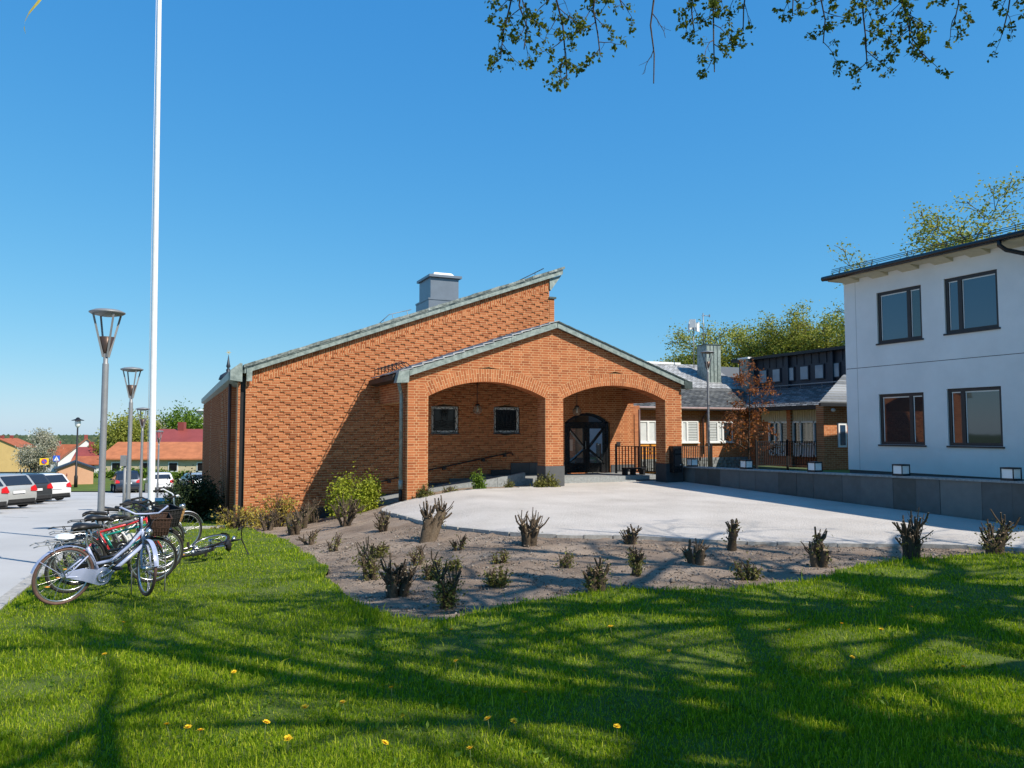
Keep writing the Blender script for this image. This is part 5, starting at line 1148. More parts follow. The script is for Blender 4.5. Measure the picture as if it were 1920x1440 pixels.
# ---------------------------------------------------------------- vegetation helpers
def leafmat(name, stops, trans=.35): return tone_mat(name, stops, rough=.6, spec=.25, nscale=3, namt=.12, bump=0, trans=trans)
MT['leaf_lime'] = leafmat('young_lime_leaf', [(0, (.06, .085, .012)), (.5, (.10, .135, .018)), (1, (.18, .21, .03))], .35)
MT['leaf_spring'] = leafmat('spring_leaf', [(0, (.18, .20, .035)), (.5, (.28, .30, .055)), (1, (.41, .41, .09))])
MT['leaf_green'] = leafmat('green_leaf', [(0, (.06, .11, .015)), (.5, (.11, .19, .02)), (1, (.20, .29, .035))])
MT['leaf_bush'] = leafmat('yellow_green_leaf', [(0, (.16, .19, .02)), (.5, (.27, .32, .03)), (1, (.42, .44, .05))])
MT['leaf_stub'] = leafmat('shrub_sprout_leaf', [(0, (.07, .075, .02)), (.5, (.14, .14, .035)), (1, (.27, .25, .06))])
MT['leaf_dry'] = leafmat('dry_yellow_leaf', [(0, (.26, .19, .05)), (.5, (.36, .28, .06)), (1, (.48, .40, .08))])
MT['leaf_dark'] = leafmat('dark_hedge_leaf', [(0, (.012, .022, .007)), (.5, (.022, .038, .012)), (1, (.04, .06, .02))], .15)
MT['leaf_copper'] = leafmat('copper_leaf', [(0, (.13, .04, .018)), (.5, (.25, .09, .035)), (1, (.40, .17, .06))], .4)
MT['leaf_blossom'] = leafmat('white_blossom', [(0, (.22, .22, .12)), (.5, (.36, .35, .25)), (1, (.52, .5, .42))], .2)
def rvec(rn):
    v = V((rn.gauss(0, 1), rn.gauss(0, 1), rn.gauss(0, 1))); return v.normalized() if v.length > 1e-6 else V((0, 0, 1))
def grow(p, d, L, r, lev, P, out, tips, rn):
    n = P['seg'][lev]; pts = [p.copy()]; rad = [r]
    for i in range(n):
        d = (d + rvec(rn)*P['wob'][lev] + V((0, 0, 1))*P['up'][lev]).normalized(); p = p + d*(L/n); pts.append(p.copy()); rad.append(max(P['rmin'], r*(1-(i+1)/n*P['taper'][lev])))
    if lev and 'skip' in P and any(P['skip'](q) for q in pts): return
    out.append((pts, rad, lev))
    if lev+1 < P['levels']:
        k = P['nc'][lev]
        for c in range(k):
            f = P['start'][lev] + (1-P['start'][lev])*(c+rn.random()*.8)/k; x = f*n; i = min(n-1, int(x)); q = pts[i].lerp(pts[i+1], x-i); dd = (pts[i+1]-pts[i]).normalized()
            u, v = basis(dd); a = c*2.4+rn.random(); side = u*math.cos(a)+v*math.sin(a); ang = R(P['ang'][lev]+rn.uniform(-12, 12))
            nd = (dd*math.cos(ang)+side*math.sin(ang)); nd = (nd + V((0, 0, P.get('flat', 0))) ).normalized()
            grow(q, nd, L*P['ratio'][lev]*rn.uniform(.75, 1.15)*(1.1-.35*f), (rad[i]*.62 if lev else rad[i]*.5), lev+1, P, out, tips, rn)
        if lev >= 1: tips.append((p, d))
    else:
        for i in range(1, n+1): tips.append((pts[i], (pts[i]-pts[i-1]).normalized()))
def tubes_mesh(name, branches, m, sides=(8, 6, 4, 3, 3)):
    vs, fq, off = [], [], 0; tn = []
    for pts, rad, lev in branches:
        n = sides[min(lev, len(sides)-1)]; k = len(pts); u = None; tv = random.random()
        for i in range(k):
            d = (pts[min(i+1, k-1)]-pts[max(i-1, 0)]); d = d.normalized() if d.length > 1e-9 else V((0, 0, 1))
            if u is None: u, _ = basis(d)
            u = u-d*u.dot(d); u = u.normalized() if u.length > 1e-6 else basis(d)[0]; v = d.cross(u)
            for j in range(n): a = 2*math.pi*j/n; vs.append(tuple(pts[i]+(u*math.cos(a)+v*math.sin(a))*rad[i])); tn.append(tv)
        fq += [(off+i*n+j, off+i*n+(j+1) % n, off+(i+1)*n+(j+1) % n, off+(i+1)*n+j) for i in range(k-1) for j in range(n)]
        if n == 3: cap = [(off+(k-1)*n, off+(k-1)*n+1, off+(k-1)*n+2, off+(k-1)*n+2)]
        off += k*n
    return fast_mesh(name, np.array(vs), [np.array(fq)], m, True, tn)
def leaves_mesh(name, pos, m, size, per=4, scatter=.1, seed=1, droop=0, aspect=.55, flatten=0):
    r_ = np.random.default_rng(seed); pos = np.asarray(pos, float); n = len(pos)*per
    c = np.repeat(pos, per, 0) + r_.normal(0, scatter, (n, 3)); a = r_.normal(0, 1, (n, 3)); a[:, 2] = a[:, 2]*(1-flatten)-droop; a /= np.linalg.norm(a, axis=1)[:, None]
    b = np.cross(a, r_.normal(0, 1, (n, 3)))
    if flatten: b[:, 2] *= (1-flatten)
    b /= np.linalg.norm(b, axis=1)[:, None]+1e-9; s = size*r_.uniform(.6, 1.3, n)[:, None]
    nn = np.cross(a, b)
    vs = np.stack([c, c+a*s*.5+b*s*aspect*.5+nn*s*.08, c+a*s, c+a*s*.5-b*s*aspect*.5+nn*s*.08], 1).reshape(-1, 3)
    return fast_mesh(name, vs, [np.arange(n*4).reshape(n, 4)], m, False, np.repeat(r_.random(n), 4))
def make_tree(name, label, x, y, z, P, seed, bark, leaf, lsize, per, scatter, group=None, cat='tree', trunk_dir=(0, 0, 1), keep=None, aspect=.6):
    rn = random.Random(seed); out, tips = [], []
    grow(V((0, 0, -.3)), V(trunk_dir).normalized(), P['L'], P['r'], 0, P, out, tips, rn)
    t = empty(name, (x, y, z), 0, label, cat, group)
    link('trunk', tubes_mesh('trunk', out, bark), t)
    if keep: tips = [q for q in tips if keep(q[0])]
    if per: link('crown', leaves_mesh('crown', [tuple(q[0]) for q in tips], leaf, lsize, per, scatter, seed, aspect=aspect), t)
    return t, tips, out
# ---------------------------------------------------------------- trees behind the courtyard
PB = dict(levels=5, seg=[6, 5, 4, 3, 3], wob=[.07, .17, .22, .28, .3], up=[.05, .03, .03, .03, .02], taper=[.6, .75, .8, .8, .7], nc=[8, 6, 5, 4], start=[.3, .25, .2, .15], ang=[56, 50, 46, 45], ratio=[.66, .6, .58, .55], rmin=.017, L=8, r=.3)
def bgtree(label, x, y, top, wide, seed, leaf='leaf_spring', per=9, ls=.15, group='trees behind the courtyard wing'):
    P = dict(PB); hgt = top+.2; P['L'] = hgt*.62; P['r'] = hgt*.02; P['ratio'] = [.62*wide, .6, .56, .55]
    t, tips, out = make_tree('deciduous_tree', label, x, y, -.2, P, seed, MT['bark'], MT[leaf], ls, per, .28, group)
    zt = max(max(p.z for p in b[0]) for b in out); k_ = hgt/zt; t.scale = (k_*wide, k_*wide, k_)
    return t
bgtree('low rounded tree left of the copper chimney, just leafing out', 37.5, 50.5, 7.6, 1.2, 3)
bgtree('half-bare tree behind the copper chimney', 40.3, 47.7, 10.0, 1.05, 5)
bgtree('spreading yellow-green tree above the middle of the dark clerestory', 43.6, 46.3, 10.5, 1.15, 8, per=10)
bgtree('tall dark-branched tree cut by the white building corner', 47.4, 44.6, 11.4, 1.1, 11)
bgtree('airy tree crown showing over the left part of the white roof', 44.6, 33.0, 12.8, 1.1, 14)
bgtree('tallest tree behind the white roof at the right picture edge', 47.4, 31.4, 15.6, 1.15, 17)
bgtree('leafing tree at the far right behind the white roof', 52.5, 30.0, 15.4, 1.1, 19)
# town trees
TG = 'trees beyond the bungalow'
def round_tree(label, x, y, z, hgt, rad, leaf, seed, n=2600, ls=.5, group=TG, dens=3):
    t = empty('deciduous_tree', (x, y, z), 0, label, 'tree', group); rn = random.Random(seed); P = dict(PB); P['levels'] = 4; P['L'] = hgt*.6; P['r'] = hgt*.02; out, tips = [], []
    grow(V((0, 0, -.5)), V((0, 0, 1)), P['L'], P['r'], 0, P, out, tips, rn); link('trunk', tubes_mesh('trunk', out, MT['bark']), t)
    r_ = np.random.default_rng(seed); lob = r_.normal(0, 1, (26, 3)); lob /= np.linalg.norm(lob, axis=1)[:, None]; lob = lob*[rad*.62, rad*.62, hgt*.30]+[0, 0, hgt*.62]
    pts = lob[r_.integers(0, 26, n)] + r_.normal(0, 1, (n, 3))*rad*.2
    link('crown', leaves_mesh('crown', pts, MT[leaf], ls, dens, rad*.05, seed), t)
round_tree('olive-green round tree behind the bungalow, left of the flagpole', -5.6, 146, -6, 9.5, 5.4, 'leaf_spring', 2)
round_tree('pale bare-topped tree between the two round trees', -2.4, 150, -6, 10.2, 2.6, 'leaf_blossom', 4, 700, .35)
round_tree('bright green tree behind the bungalow, right of the flagpole', 1.9, 153, -6, 10.9, 5.6, 'leaf_green', 6)
round_tree('small green tree next to the white tower', 6.2, 158, -6.5, 8.2, 3.4, 'leaf_green', 9, 1200)
round_tree('white blossoming tree beside the yellow apartment block', -23.2, 175, -9, 10.6, 3.6, 'leaf_blossom', 12, 3600, .32)
round_tree('yellow-green low tree at the foot of the forested ridge', -9.5, 160, -6.5, 7.4, 3.2, 'leaf_spring', 15, 1200)
# forested ridge on the horizon
r_ = np.random.default_rng(5); N = 5200; ang = R(-YAW) ; az = r_.uniform(-14, 14, N); dist = r_.uniform(700, 1500, N)
th = np.radians(-2.0+az); X = dist*np.sin(th); Y = dist*np.cos(th); ht = r_.uniform(9, 15, N)*(dist/1100); Z = np.full(N, -23.0)
vs = []; wv = ht*.42
base = np.stack([X, Y, Z], 1)
rings = [(0.0, 1.0), (.45, 1.0), (.8, .6), (1.0, .05)]
for f, rr in rings:
    for j in range(5): a = 2*math.pi*j/5; vs.append(base+np.stack([wv*rr*math.cos(a), wv*rr*math.sin(a), ht*f], 1))
vs = np.stack(vs, 1).reshape(-1, 3); idx = np.arange(N)[:, None]*20
fs = np.concatenate([idx+np.array([[k_*5+j, k_*5+(j+1) % 5, (k_+1)*5+(j+1) % 5, (k_+1)*5+j]]) for k_ in range(3) for j in range(5)])
MT['forest'] = tone_mat('far_forest', [(0, (.03, .055, .03)), (.5, (.045, .07, .035)), (1, (.075, .09, .045))], rough=.95, nscale=.05, namt=.2, bump=0)
o = link('far_forest', fast_mesh('far_forest', vs, [fs], MT['forest'], True, np.repeat(r_.random(N), 20))); tag(o, 'dark green forested ridge along the horizon at the left', 'forest', kind='stuff')
t = empty('radio_mast', (-36, 1150, -22), 0, 'tiny lattice mast standing on the forested horizon', 'mast'); m_ = MB(); m_.tube([(0, 0, 0), (0, 0, 36)], [1.0, .4], 4); m_.build('mast', MT['greysteel'], t, False)
# hedge along the bungalow and dark bush at the hall corner
def bush(name, label, x, y, z, sx, sy, sz, leaf, n, ls, seed, cat='shrub', group=None, twigs=20, flat=.0):
    t = empty(name, (x, y, z), 0, label, cat, group); r_ = np.random.default_rng(seed); rn = random.Random(seed); out = []
    for i in range(twigs):
        a = rn.random()*6.28; q = rn.random(); e = V((sx*.8*q*math.cos(a), sy*.8*q*math.sin(a), sz*(.55+.5*rn.random()))); mid = e*.5+V((rn.uniform(-.1, .1)*sx, rn.uniform(-.1, .1)*sy, .0)); out.append(([V((e.x*.25, e.y*.25, -.05)), mid, e], [.012, .009, .004], 2))
    link('stems', tubes_mesh('stems', out, MT['stump']), t)
    k_ = 18; lob = r_.uniform(-1, 1, (k_, 3)); lob[:, 2] = np.abs(lob[:, 2]); lob /= np.maximum(1, np.linalg.norm(lob, axis=1))[:, None]
    pts = (lob[r_.integers(0, k_, n)]*.78 + r_.normal(0, .17, (n, 3)))*[sx, sy, sz]; pts[:, 2] = np.abs(pts[:, 2])+.03
    link('foliage', leaves_mesh('foliage', pts, MT[leaf], ls, 2, ls*.5, seed), t); return t
bush('hedge', 'clipped green hedge in front of the cream bungalow', -1.5, 89.5, H(-1.5, 89.5)-.1, 6.2, .6, 1.0, 'leaf_green', 2600, .3, 31, 'hedge'); bpy.data.objects['hedge'].rotation_euler = (0, 0, R(-24))
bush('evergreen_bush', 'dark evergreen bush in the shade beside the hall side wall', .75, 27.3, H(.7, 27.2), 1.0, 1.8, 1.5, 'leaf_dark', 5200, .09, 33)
bush('green_bush', 'bright yellow-green leafy bush against the shaded hall wall', 4.95, 22.35, H(4.9, 22.4)-.05, .82, .62, 1.18, 'leaf_bush', 3000, .085, 35, twigs=40)
bush('green_bush', 'small leafy upright bush growing at the ramp kerb', 8.42, 21.3, -.16, .26, .24, .62, 'leaf_green', 620, .07, 36)
bush('green_bush', 'low green bush at the foot of the middle porch pier', 10.5, 20.98, -.14, .42, .28, .42, 'leaf_stub', 620, .075, 37)
bush('green_bush', 'scrubby brown and green plant at the foot of the left porch pier', 6.62, 20.92, -.28, .3, .2, .42, 'leaf_stub', 240, .07, 38, twigs=34)
bush('green_bush', 'brown twiggy clipping heap right of the left porch pier', 7.45, 21.15, -.26, .36, .25, .34, 'leaf_stub', 110, .06, 39, twigs=60)
bush('green_bush', 'tiny pruned plant beside the ramp kerb stones', 9.3, 21.1, -.16, .2, .16, .34, 'leaf_stub', 130, .06, 40, twigs=30)
bush('forsythia', 'straggly yellow-leaved shrub at the corner of the hall', 1.75, 23.2, H(1.7, 23.2), .95, .5, .62, 'leaf_dry', 420, .085, 41, twigs=46)
bush('forsythia', 'yellowish bush with bare twigs below the sunlit gable wall', 3.0, 23.6, H(3, 23.6), .75, .45, .95, 'leaf_dry', 420, .085, 42, twigs=60)
# ---------------------------------------------------------------- copper-leaved tree
PCU = dict(levels=4, seg=[8, 5, 3, 2], wob=[.03, .12, .2, .25], up=[.03, .0, -.02, 0], taper=[.75, .8, .8, .7], nc=[20, 7, 4], start=[.22, .15, .1], ang=[74, 40, 40], ratio=[.28, .5, .5], rmin=.004, L=4.25, r=.045)
def cu_keep(p): return not (2.75 < p.z < 3.05)
make_tree('copper_tree', 'slender copper-leaved tree with layered branches in the courtyard', 21.75, 25.0, .1, PCU, 24, MT['bark'], MT['leaf_copper'], .10, 2, .05, keep=cu_keep)
# ---------------------------------------------------------------- pruned shrubs in the bed
def stump(label, x, y, hgt, wid, seed, trunks=1, leafy=.3, lean=0, bushy=False):
    rn = random.Random(seed); vary = rn.uniform(.55, 1.2); lenk = rn.uniform(.7, 1.35); z = H(x, y)-.03; t = empty('pruned_shrub', (x, y, z), 0, label, 'shrub', 'pruned shrubs in the planting bed'); big, tw, tips, cuts = [], [], [], MB()
    def cap(p, d, r):
        u, v = basis(d); k_ = 7; cuts.add([p+(u*math.cos(q)+v*math.sin(q))*r*.97+d*.001 for q in np.linspace(0, 2*math.pi, k_+1)[:-1]], [tuple(range(k_))])
    for k_ in range(trunks):
        a = 2.4*k_+rn.random(); sp = 0 if trunks == 1 else 1
        off = V((math.cos(a), math.sin(a), 0))*wid*.15*sp; d = V((off.x*2.6/max(wid, .1)*.5+lean*.35, off.y*2.6/max(wid, .1)*.5, 1)).normalized()
        if bushy: d = (d + rvec(rn)*.22).normalized()
        hh = hgt*rn.uniform(.56, .74)*(1 if k_ == 0 else rn.uniform(.6, 1)); r0 = wid*(.24 if trunks == 1 else .30/math.sqrt(trunks))*(.55 if bushy else 1)
        n = 6; pts = [off*.7+V((0, 0, -.05))]; rad = [r0*1.2]
        for i in range(n): d = (d+rvec(rn)*.07).normalized(); pts.append(pts[-1]+d*hh/n); rad.append(r0*(1-.05*i)*rn.uniform(.88, 1.12))
        rad[-1] = rad[-2]*.85; big.append((pts, rad, 0)); cap(pts[-1], d, rad[-1])
        ns = int({1: 46, 2: 30}.get(trunks, 17)*(.9 if bushy else 1)*vary)
        for s_ in range(ns):
            f = 1-rn.random()**2*.55; i = min(n-1, int(f*n*.999)); q = pts[i].lerp(pts[i+1], f*n-i); u, v = basis(d); a2 = rn.random()*6.28; side = u*math.cos(a2)+v*math.sin(a2)
            dd = (d*rn.uniform(.7, 1.5)+side*rn.uniform(.25, 1.0)).normalized(); Lt = lenk*hgt*rn.uniform(.10, .36)*(1.15 if f > .8 else .7); rr = rn.uniform(.006, .0155)*(.75 if bushy else 1)*(.6+hgt*.7)
            q0 = q+side*rad[i]*rn.uniform(.3, .9); q1 = q0+(dd+rvec(rn)*.2).normalized()*Lt*.5; d2 = (dd+rvec(rn)*.25+V((0, 0, .35))).normalized(); q2 = q1+d2*Lt*.5
            tw.append(([q0-dd*.03, q1, q2], [rr*1.2, rr, rr*.85], 1)); cap(q2, d2, rr*.85); tips += [q1, q2]
            if rn.random() < .55: q3 = q1+(rvec(rn)+V((0, 0, .4))).normalized()*Lt*.5; tw.append(([q1, q1.lerp(q3, .5)+rvec(rn)*.01, q3], [rr*.4, rr*.3, rr*.2], 3)); tips.append(q3)
        for s_ in range(int(7+10*leafy)):
            f = rn.random(); i = min(n-1, int(f*n)); q = pts[i].lerp(pts[i+1], f*n-i)+rvec(rn)*rad[i]; e = q+(rvec(rn)+V((0, 0, .3))).normalized()*hgt*rn.uniform(.08, .22); tw.append(([q, q.lerp(e, .5)+rvec(rn)*.012, e], [.005, .004, .002], 3)); tips.append(e)
    link('trunk', tubes_mesh('trunk', big, MT['stump'], (12, 8)), t); tag(link('twigs', tubes_mesh('twigs', tw, MT['stump'], (8, 6, 4, 3)), t), kind='stuff'); tag(cuts.build('cut_ends', MT['cutwood'], t, False), kind='stuff')
    nl = int(min(len(tips), 130)*leafy*1.0)
    if nl > 3:
        pp = [tuple(V(((q := rn.choice(tips)).x, q.y, q.z*rn.uniform(.5, .95)))) for _ in range(nl)]; link('leaves', leaves_mesh('leaves', pp, MT['leaf_stub'], .042, 3, .03, seed), t)
SH = [(2.87, 19.5, .72, .78, 'bushy brown cut-back shrub nearest the sunlit gable wall', 5, .35, True), (2.68, 16.2, .49, .44, 'small spiky dark stump left of the bed, on its lawn side', 3, .1, True), (2.8, 14.3, .40, .34, 'small dark stump with a tuft of green, left edge of the bed', 3, .35, True), (3.96, 18.8, .86, .57, 'tall pinkish-grey cut-back shrub beside the bright green bush', 6, .15, True), (4.17, 16.0, .52, .45, 'low splayed stump at the left tip of the plaza', 4, .25, True),
      (4.31, 13.4, .92, .50, 'tallest thick leaning stump with a second forked trunk by the plaza edge', 2, .12, False), (4.41, 12.1, .28, .24, 'tiny stump just right of the tallest forked one', 2, .2, True), (5.59, 11.85, .68, .52, 'fan-shaped stump of several thick stems against the pale plaza', 5, .04, False), (2.61, 10.7, .60, .36, 'leafy upright shrub at the left of the bed below the forked stump', 3, 1.3, True), (3.48, 11.3, .38, .28, 'dark little stump half hidden behind the broad cut stump', 2, .4, True),
      (2.6, 9.27, .53, .55, 'broad low stump with thick pale sawn ends near the lawn', 7, .25, False), (2.85, 8.2, .65, .34, 'narrow tall leafy shrub closest to the lawn tip of the bed', 3, 1.7, True), (3.84, 9.0, .31, .33, 'small yellowish leafy tuft on the bare soil', 2, 1.6, True), (5.16, 9.75, .31, .4, 'low twiggy tuft left of the ivy-green stump', 3, .7, True), (4.64, 7.95, .52, .40, 'stout stump overgrown with green leaves at the lawn edge', 5, 1.1, False),
      (7.18, 11.2, .44, .34, 'blackish brush-topped stump against the plaza edge', 4, .12, False), (5.66, 8.7, .47, .26, 'slim stump with pale brushy head right of the leafy one', 1, .8, False), (7.0, 9.2, .48, .38, 'dark stump with one long prong sticking out left', 3, .1, False), (8.41, 10.1, .66, .32, 'pale barked single trunk stump with a knobbly head', 1, .25, False), (6.74, 7.8, .35, .32, 'short leafy stump near the lawn in the right half of the bed', 3, 1.0, True),
      (8.35, 8.2, .63, .40, 'stump with upright prongs and a side bush, right part of the bed', 3, .5, False), (9.94, 8.0, .75, .46, 'large crowned stump with fanned branches, second from the right', 5, .5, False), (11.5, 7.8, .70, .40, 'leaf-covered leaning stump at the far right of the bed', 2, 1.5, False),
      (3.3, 21.2, .85, .7, 'brown twiggy cut-back shrub in front of the yellowish bush', 6, .3, True), (2.55, 22.2, .7, .6, 'grey-brown bundle of bare twigs at the left end of the bed by the wall', 6, .2, True), (3.85, 22.7, .85, .75, 'dense bare brushwood shrub left of the bright green bush at the wall', 7, .2, True),
      (3.15, 12.5, .34, .3, 'small leafy tuft below the tallest forked stump', 3, 1.2, True), (3.3, 10.1, .42, .36, 'leafy spiky shrub between the broad stump and the narrow tall shrub', 4, 1.3, True), (3.75, 10.5, .26, .26, 'tiny green sprouting stub in the middle of the left bed', 3, 1.2, True), (4.5, 10.6, .26, .26, 'tiny twiggy tuft in the middle of the bed', 3, .6, True)]
for i, (x, y, h_, w_, lab, tr, lf, bu) in enumerate(SH): stump(lab, x, y, h_, w_, 100+i, tr, lf, .9 if i in (5,) else (.3 if i in (7, 22) else 0), bu)
# ---------------------------------------------------------------- big lime tree beside the camera: its limbs shade the lawn and overhang the view
PN = dict(levels=5, seg=[7, 7, 5, 4, 3], wob=[.05, .16, .2, .24, .3], up=[.03, .035, .02, .0, -.04], taper=[.45, .7, .75, .75, .7], nc=[10, 6, 4, 3], start=[.28, .2, .15, .15], ang=[60, 46, 42, 42], ratio=[.72, .6, .56, .52], rmin=.009, L=10.5, r=.58)
def inview(w_):
    zc = .4067*w_.x+.9135*w_.y; xc = .9135*w_.x-.4067*w_.y; dz = w_.z-CAMZ
    if zc < .3: return False
    return abs(xc)/zc < .95 and -.55 < dz/zc < .70
def shade_tree(label, TX, TY, seed, L=10.5, lean=(-.05, .06), ls=.075, per=1, r0=.58):
    T0 = V((TX, TY, 0)); rn = random.Random(seed); out, tips = [], []; P = dict(PN); P['L'] = L; P['r'] = r0
    P['skip'] = lambda q: inview(q+T0)
    grow(V((0, 0, -.3)), V((*lean, 1)).normalized(), P['L'], P['r'], 0, P, out, tips, rn)
    t = empty('lime_tree', (TX, TY, 0), 0, label, 'tree', 'trees beside the lawn')
    def land(p): w_ = p+T0; return w_.y+.86*w_.z
    rs = random.Random(seed+1)
    def keep(b):
        yl = land(b[0][-1])
        if yl > 13.2: return False
        if b[2] >= 4: return yl > 7.6 and rs.random() < .95
        if b[2] == 3: return yl > 7.6 or rs.random() < .6
        return True
    out = [b for b in out if keep(b)]; tips = [q for q in tips if (land(q[0]) > 7.8 or rs.random() < .3) and land(q[0]) < 13.2]
    link('trunk', tubes_mesh('trunk', out, MT['bark'], (10, 7, 5, 3, 3)), t); link('crown', leaves_mesh('crown', [tuple(q[0]) for q in tips], MT['leaf_lime'], ls, per, .07, seed), t)
    return t, T0
lt, T0 = shade_tree('young-leaved tree overhanging the top of the picture', 8.2, -4.4, 42)
shade_tree('tree right of the camera that throws branch shadows over the bed', 12.6, -.6, 43, 9.5)
shade_tree('slender tree right of the camera whose twigs shade the left of the bed', 8.6, .4, 45, 9.5, lean=(.02, .02), r0=.3)
shade_tree('tree behind the camera that throws branch shadows over the left lawn', 2.6, -7.6, 44, 11)
twigs, tuft = [], []
rn = random.Random(9)
def hang(A, B, n_side, seed, leafy=1.0, r0=.012, spread=.34):
    rn = random.Random(seed); A, B = V(A), V(B); n = 8; pts = []
    for i in range(n+1):
        f = i/n; p = A.lerp(B, f) + V((rn.uniform(-.03, .03), rn.uniform(-.03, .03), .0)) + V((0, 0, .08*math.sin(f*3.1))); pts.append(p)
    twigs.append((pts, [r0*(1-.75*i/n)+.0015 for i in range(n+1)], 1))
    cr = V((math.cos(R(-YAW)), math.sin(R(-YAW)), 0))
    for k_ in range(n_side):
        f = .15+.85*(k_+rn.random())/n_side; x = min(n-1e-3, f*n); i = int(x); q = pts[i].lerp(pts[i+1], x-i); d0 = (pts[i+1]-pts[i]).normalized()
        sd = cr*(1 if k_ % 2 else -1)*rn.uniform(.6, 1.1) + V((rn.uniform(-.3, .3), rn.uniform(-.3, .3), rn.uniform(-.9, .15)))
        d = (d0*.5+sd).normalized(); L = spread*rn.uniform(.45, 1.15)*(1.15-.5*f); seg = [q]
        for s_ in range(4): d = (d+rvec(rn)*.28+V((0, 0, -.10))).normalized(); seg.append(seg[-1]+d*L/4)
        twigs.append((seg, [.0042, .0036, .003, .0024, .0018], 2))
        for s_ in range(1, 5):
            if rn.random() < .92:
                e = seg[s_]+(rvec(rn)+V((0, 0, -.2))).normalized()*rn.uniform(.035, .10); twigs.append(([seg[s_], (seg[s_]+e)/2+rvec(rn)*.006, e], [.0022, .0018, .0014], 3))
                if rn.random() < leafy: tuft.append(e)
        if rn.random() < leafy: tuft.append(seg[-1])
TW = [((2.7, 5.5, 6.2), (2.45, 5.7, 4.72), 9, .9), ((2.75, 5.5, 6.2), (2.93, 5.48, 4.56), 13, .9), ((3.0, 5.4, 6.1), (3.2, 5.36, 4.75), 9, .8), ((2.5, 5.65, 6.1), (2.62, 5.6, 4.8), 8, .9), ((3.55, 5.2, 6.3), (3.62, 5.18, 4.52), 3, 0), ((4.0, 5.0, 6.2), (4.06, 4.97, 4.62), 9, .9), ((3.8, 5.1, 6.1), (3.9, 5.06, 4.95), 6, .8), ((4.3, 4.9, 6.1), (4.3, 4.88, 4.98), 5, .8), ((5.0, 4.6, 6.2), (4.85, 4.62, 4.85), 8, .8), ((5.2, 4.5, 6.2), (5.2, 4.46, 4.66), 10, .85), ((5.2, 4.5, 6.2), (5.62, 4.28, 4.72), 11, .85), ((5.5, 4.4, 6.2), (5.55, 4.33, 4.85), 8, .8), ((6.2, 4.1, 6.2), (5.9, 4.2, 5.05), 6, .9), ((6.6, 3.9, 6.3), (6.25, 4.0, 4.95), 6, .9), ((4.7, 4.7, 6.1), (4.68, 4.7, 5.1), 4, .7), ((3.25, 5.35, 6.1), (3.35, 5.3, 5.15), 4, .8)]
for i, (A, B, n_, lf) in enumerate(TW): hang(A, B, int(n_*1.5) if lf else n_, 60+i, lf)
# limbs that carry the hanging twigs, out of sight above the frame
for end in ((2.6, 5.6, 6.25), (4.0, 5.0, 6.3), (5.3, 4.5, 6.3), (6.5, 3.9, 6.35)):
    e = V(end); a = T0+V((-.1, .15, 5.2)); mid = a.lerp(e, .5)+V((.2, -.2, 1.2)); pts = [a, a.lerp(mid, .5)+V((0, 0, .35)), mid, mid.lerp(e, .5)+V((0, 0, .25)), e]; twigs.append((pts, [.10, .075, .05, .03, .014], 0))
tw_ = [([p-T0 for p in b[0]], b[1], b[2]) for b in twigs]; link('overhanging_twigs', tubes_mesh('overhanging_twigs', tw_, MT['bark'], (7, 6, 4, 3)), lt)
link('leaf_tufts', leaves_mesh('leaf_tufts', [tuple(p-T0) for p in tuft], MT['leaf_lime'], .034, 15, .015, 4, droop=.45, aspect=.7), lt)
# ---------------------------------------------------------------- grass blades
MT['blade'] = tone_mat('grass_blade', [(0, (.115, .185, .007)), (.35, (.215, .315, .011)), (.7, (.32, .415, .018)), (1, (.49, .51, .06))], rough=.7, spec=.12, nscale=2.2, namt=.16, bump=0, trans=.4, bigscale=.45, bigamt=.22)
r_ = np.random.default_rng(3)
def blades(n, zc0, zc1, u0=0, u1=.72):
    f = r_.random(n); zc = zc0*(zc1/zc0)**f; u = r_.uniform(u0, u1, n)*r_.choice([-1, 1], n); xc = u*zc
    X = .9135*xc+.4067*zc; Y = -.4067*xc+.9135*zc; P = np.c_[X, Y]
    k = inpoly(P, lawn_poly); return P[k], zc[k]
Pn, zc = blades(610000, 2.7, 26); P2, zc2 = blades(110000, 2.2, 11, .72, 1.25); Pn, zc = np.concatenate([Pn, P2]), np.concatenate([zc, zc2])
keepw = r_.random(len(Pn)) < np.clip(1.15-.028*zc, .3, 1); Pn, zc = Pn[keepw], zc[keepw]
n = len(Pn); Zb = hz(Pn[:, 0], Pn[:, 1])-.004
hh = r_.gamma(6, .0056, n)*np.clip(.92+.25*np.sin(Pn[:, 0]*1.7+1)*np.sin(Pn[:, 1]*2.1), .6, 1.3); tall = r_.random(n) < .012; hh[tall] *= r_.uniform(1.6, 2.8, tall.sum())
edge = np.zeros(n)
BL = np.array(BED_LAWN)
dmin = np.min(np.hypot(Pn[:, None, 0]-BL[None, ::3, 0], Pn[:, None, 1]-BL[None, ::3, 1]), 1) if n < 600000 else np.ones(n)
hh *= np.where(dmin < .35, 1.55, 1.0)
ww = (.0012+.00048*zc)*r_.uniform(.7, 1.3, n)*.75
az = r_.uniform(0, 2*np.pi, n); ln = np.abs(r_.normal(0, .42, n))+.08; la = r_.uniform(0, 2*np.pi, n)
side = np.c_[np.cos(az), np.sin(az), np.zeros(n)]*ww[:, None]; ld = np.c_[np.cos(la), np.sin(la), np.zeros(n)]
B0 = np.c_[Pn, Zb]; mid = B0+ld*(hh*ln*.35)[:, None]; mid[:, 2] += hh*.6; tip = B0+ld*(hh*ln*1.05)[:, None]; tip[:, 2] += hh*(1-.25*ln)
vs = np.stack([B0-side, B0+side, mid+side*.8, mid-side*.8, tip], 1).reshape(-1, 3); ix = np.arange(n)[:, None]*5
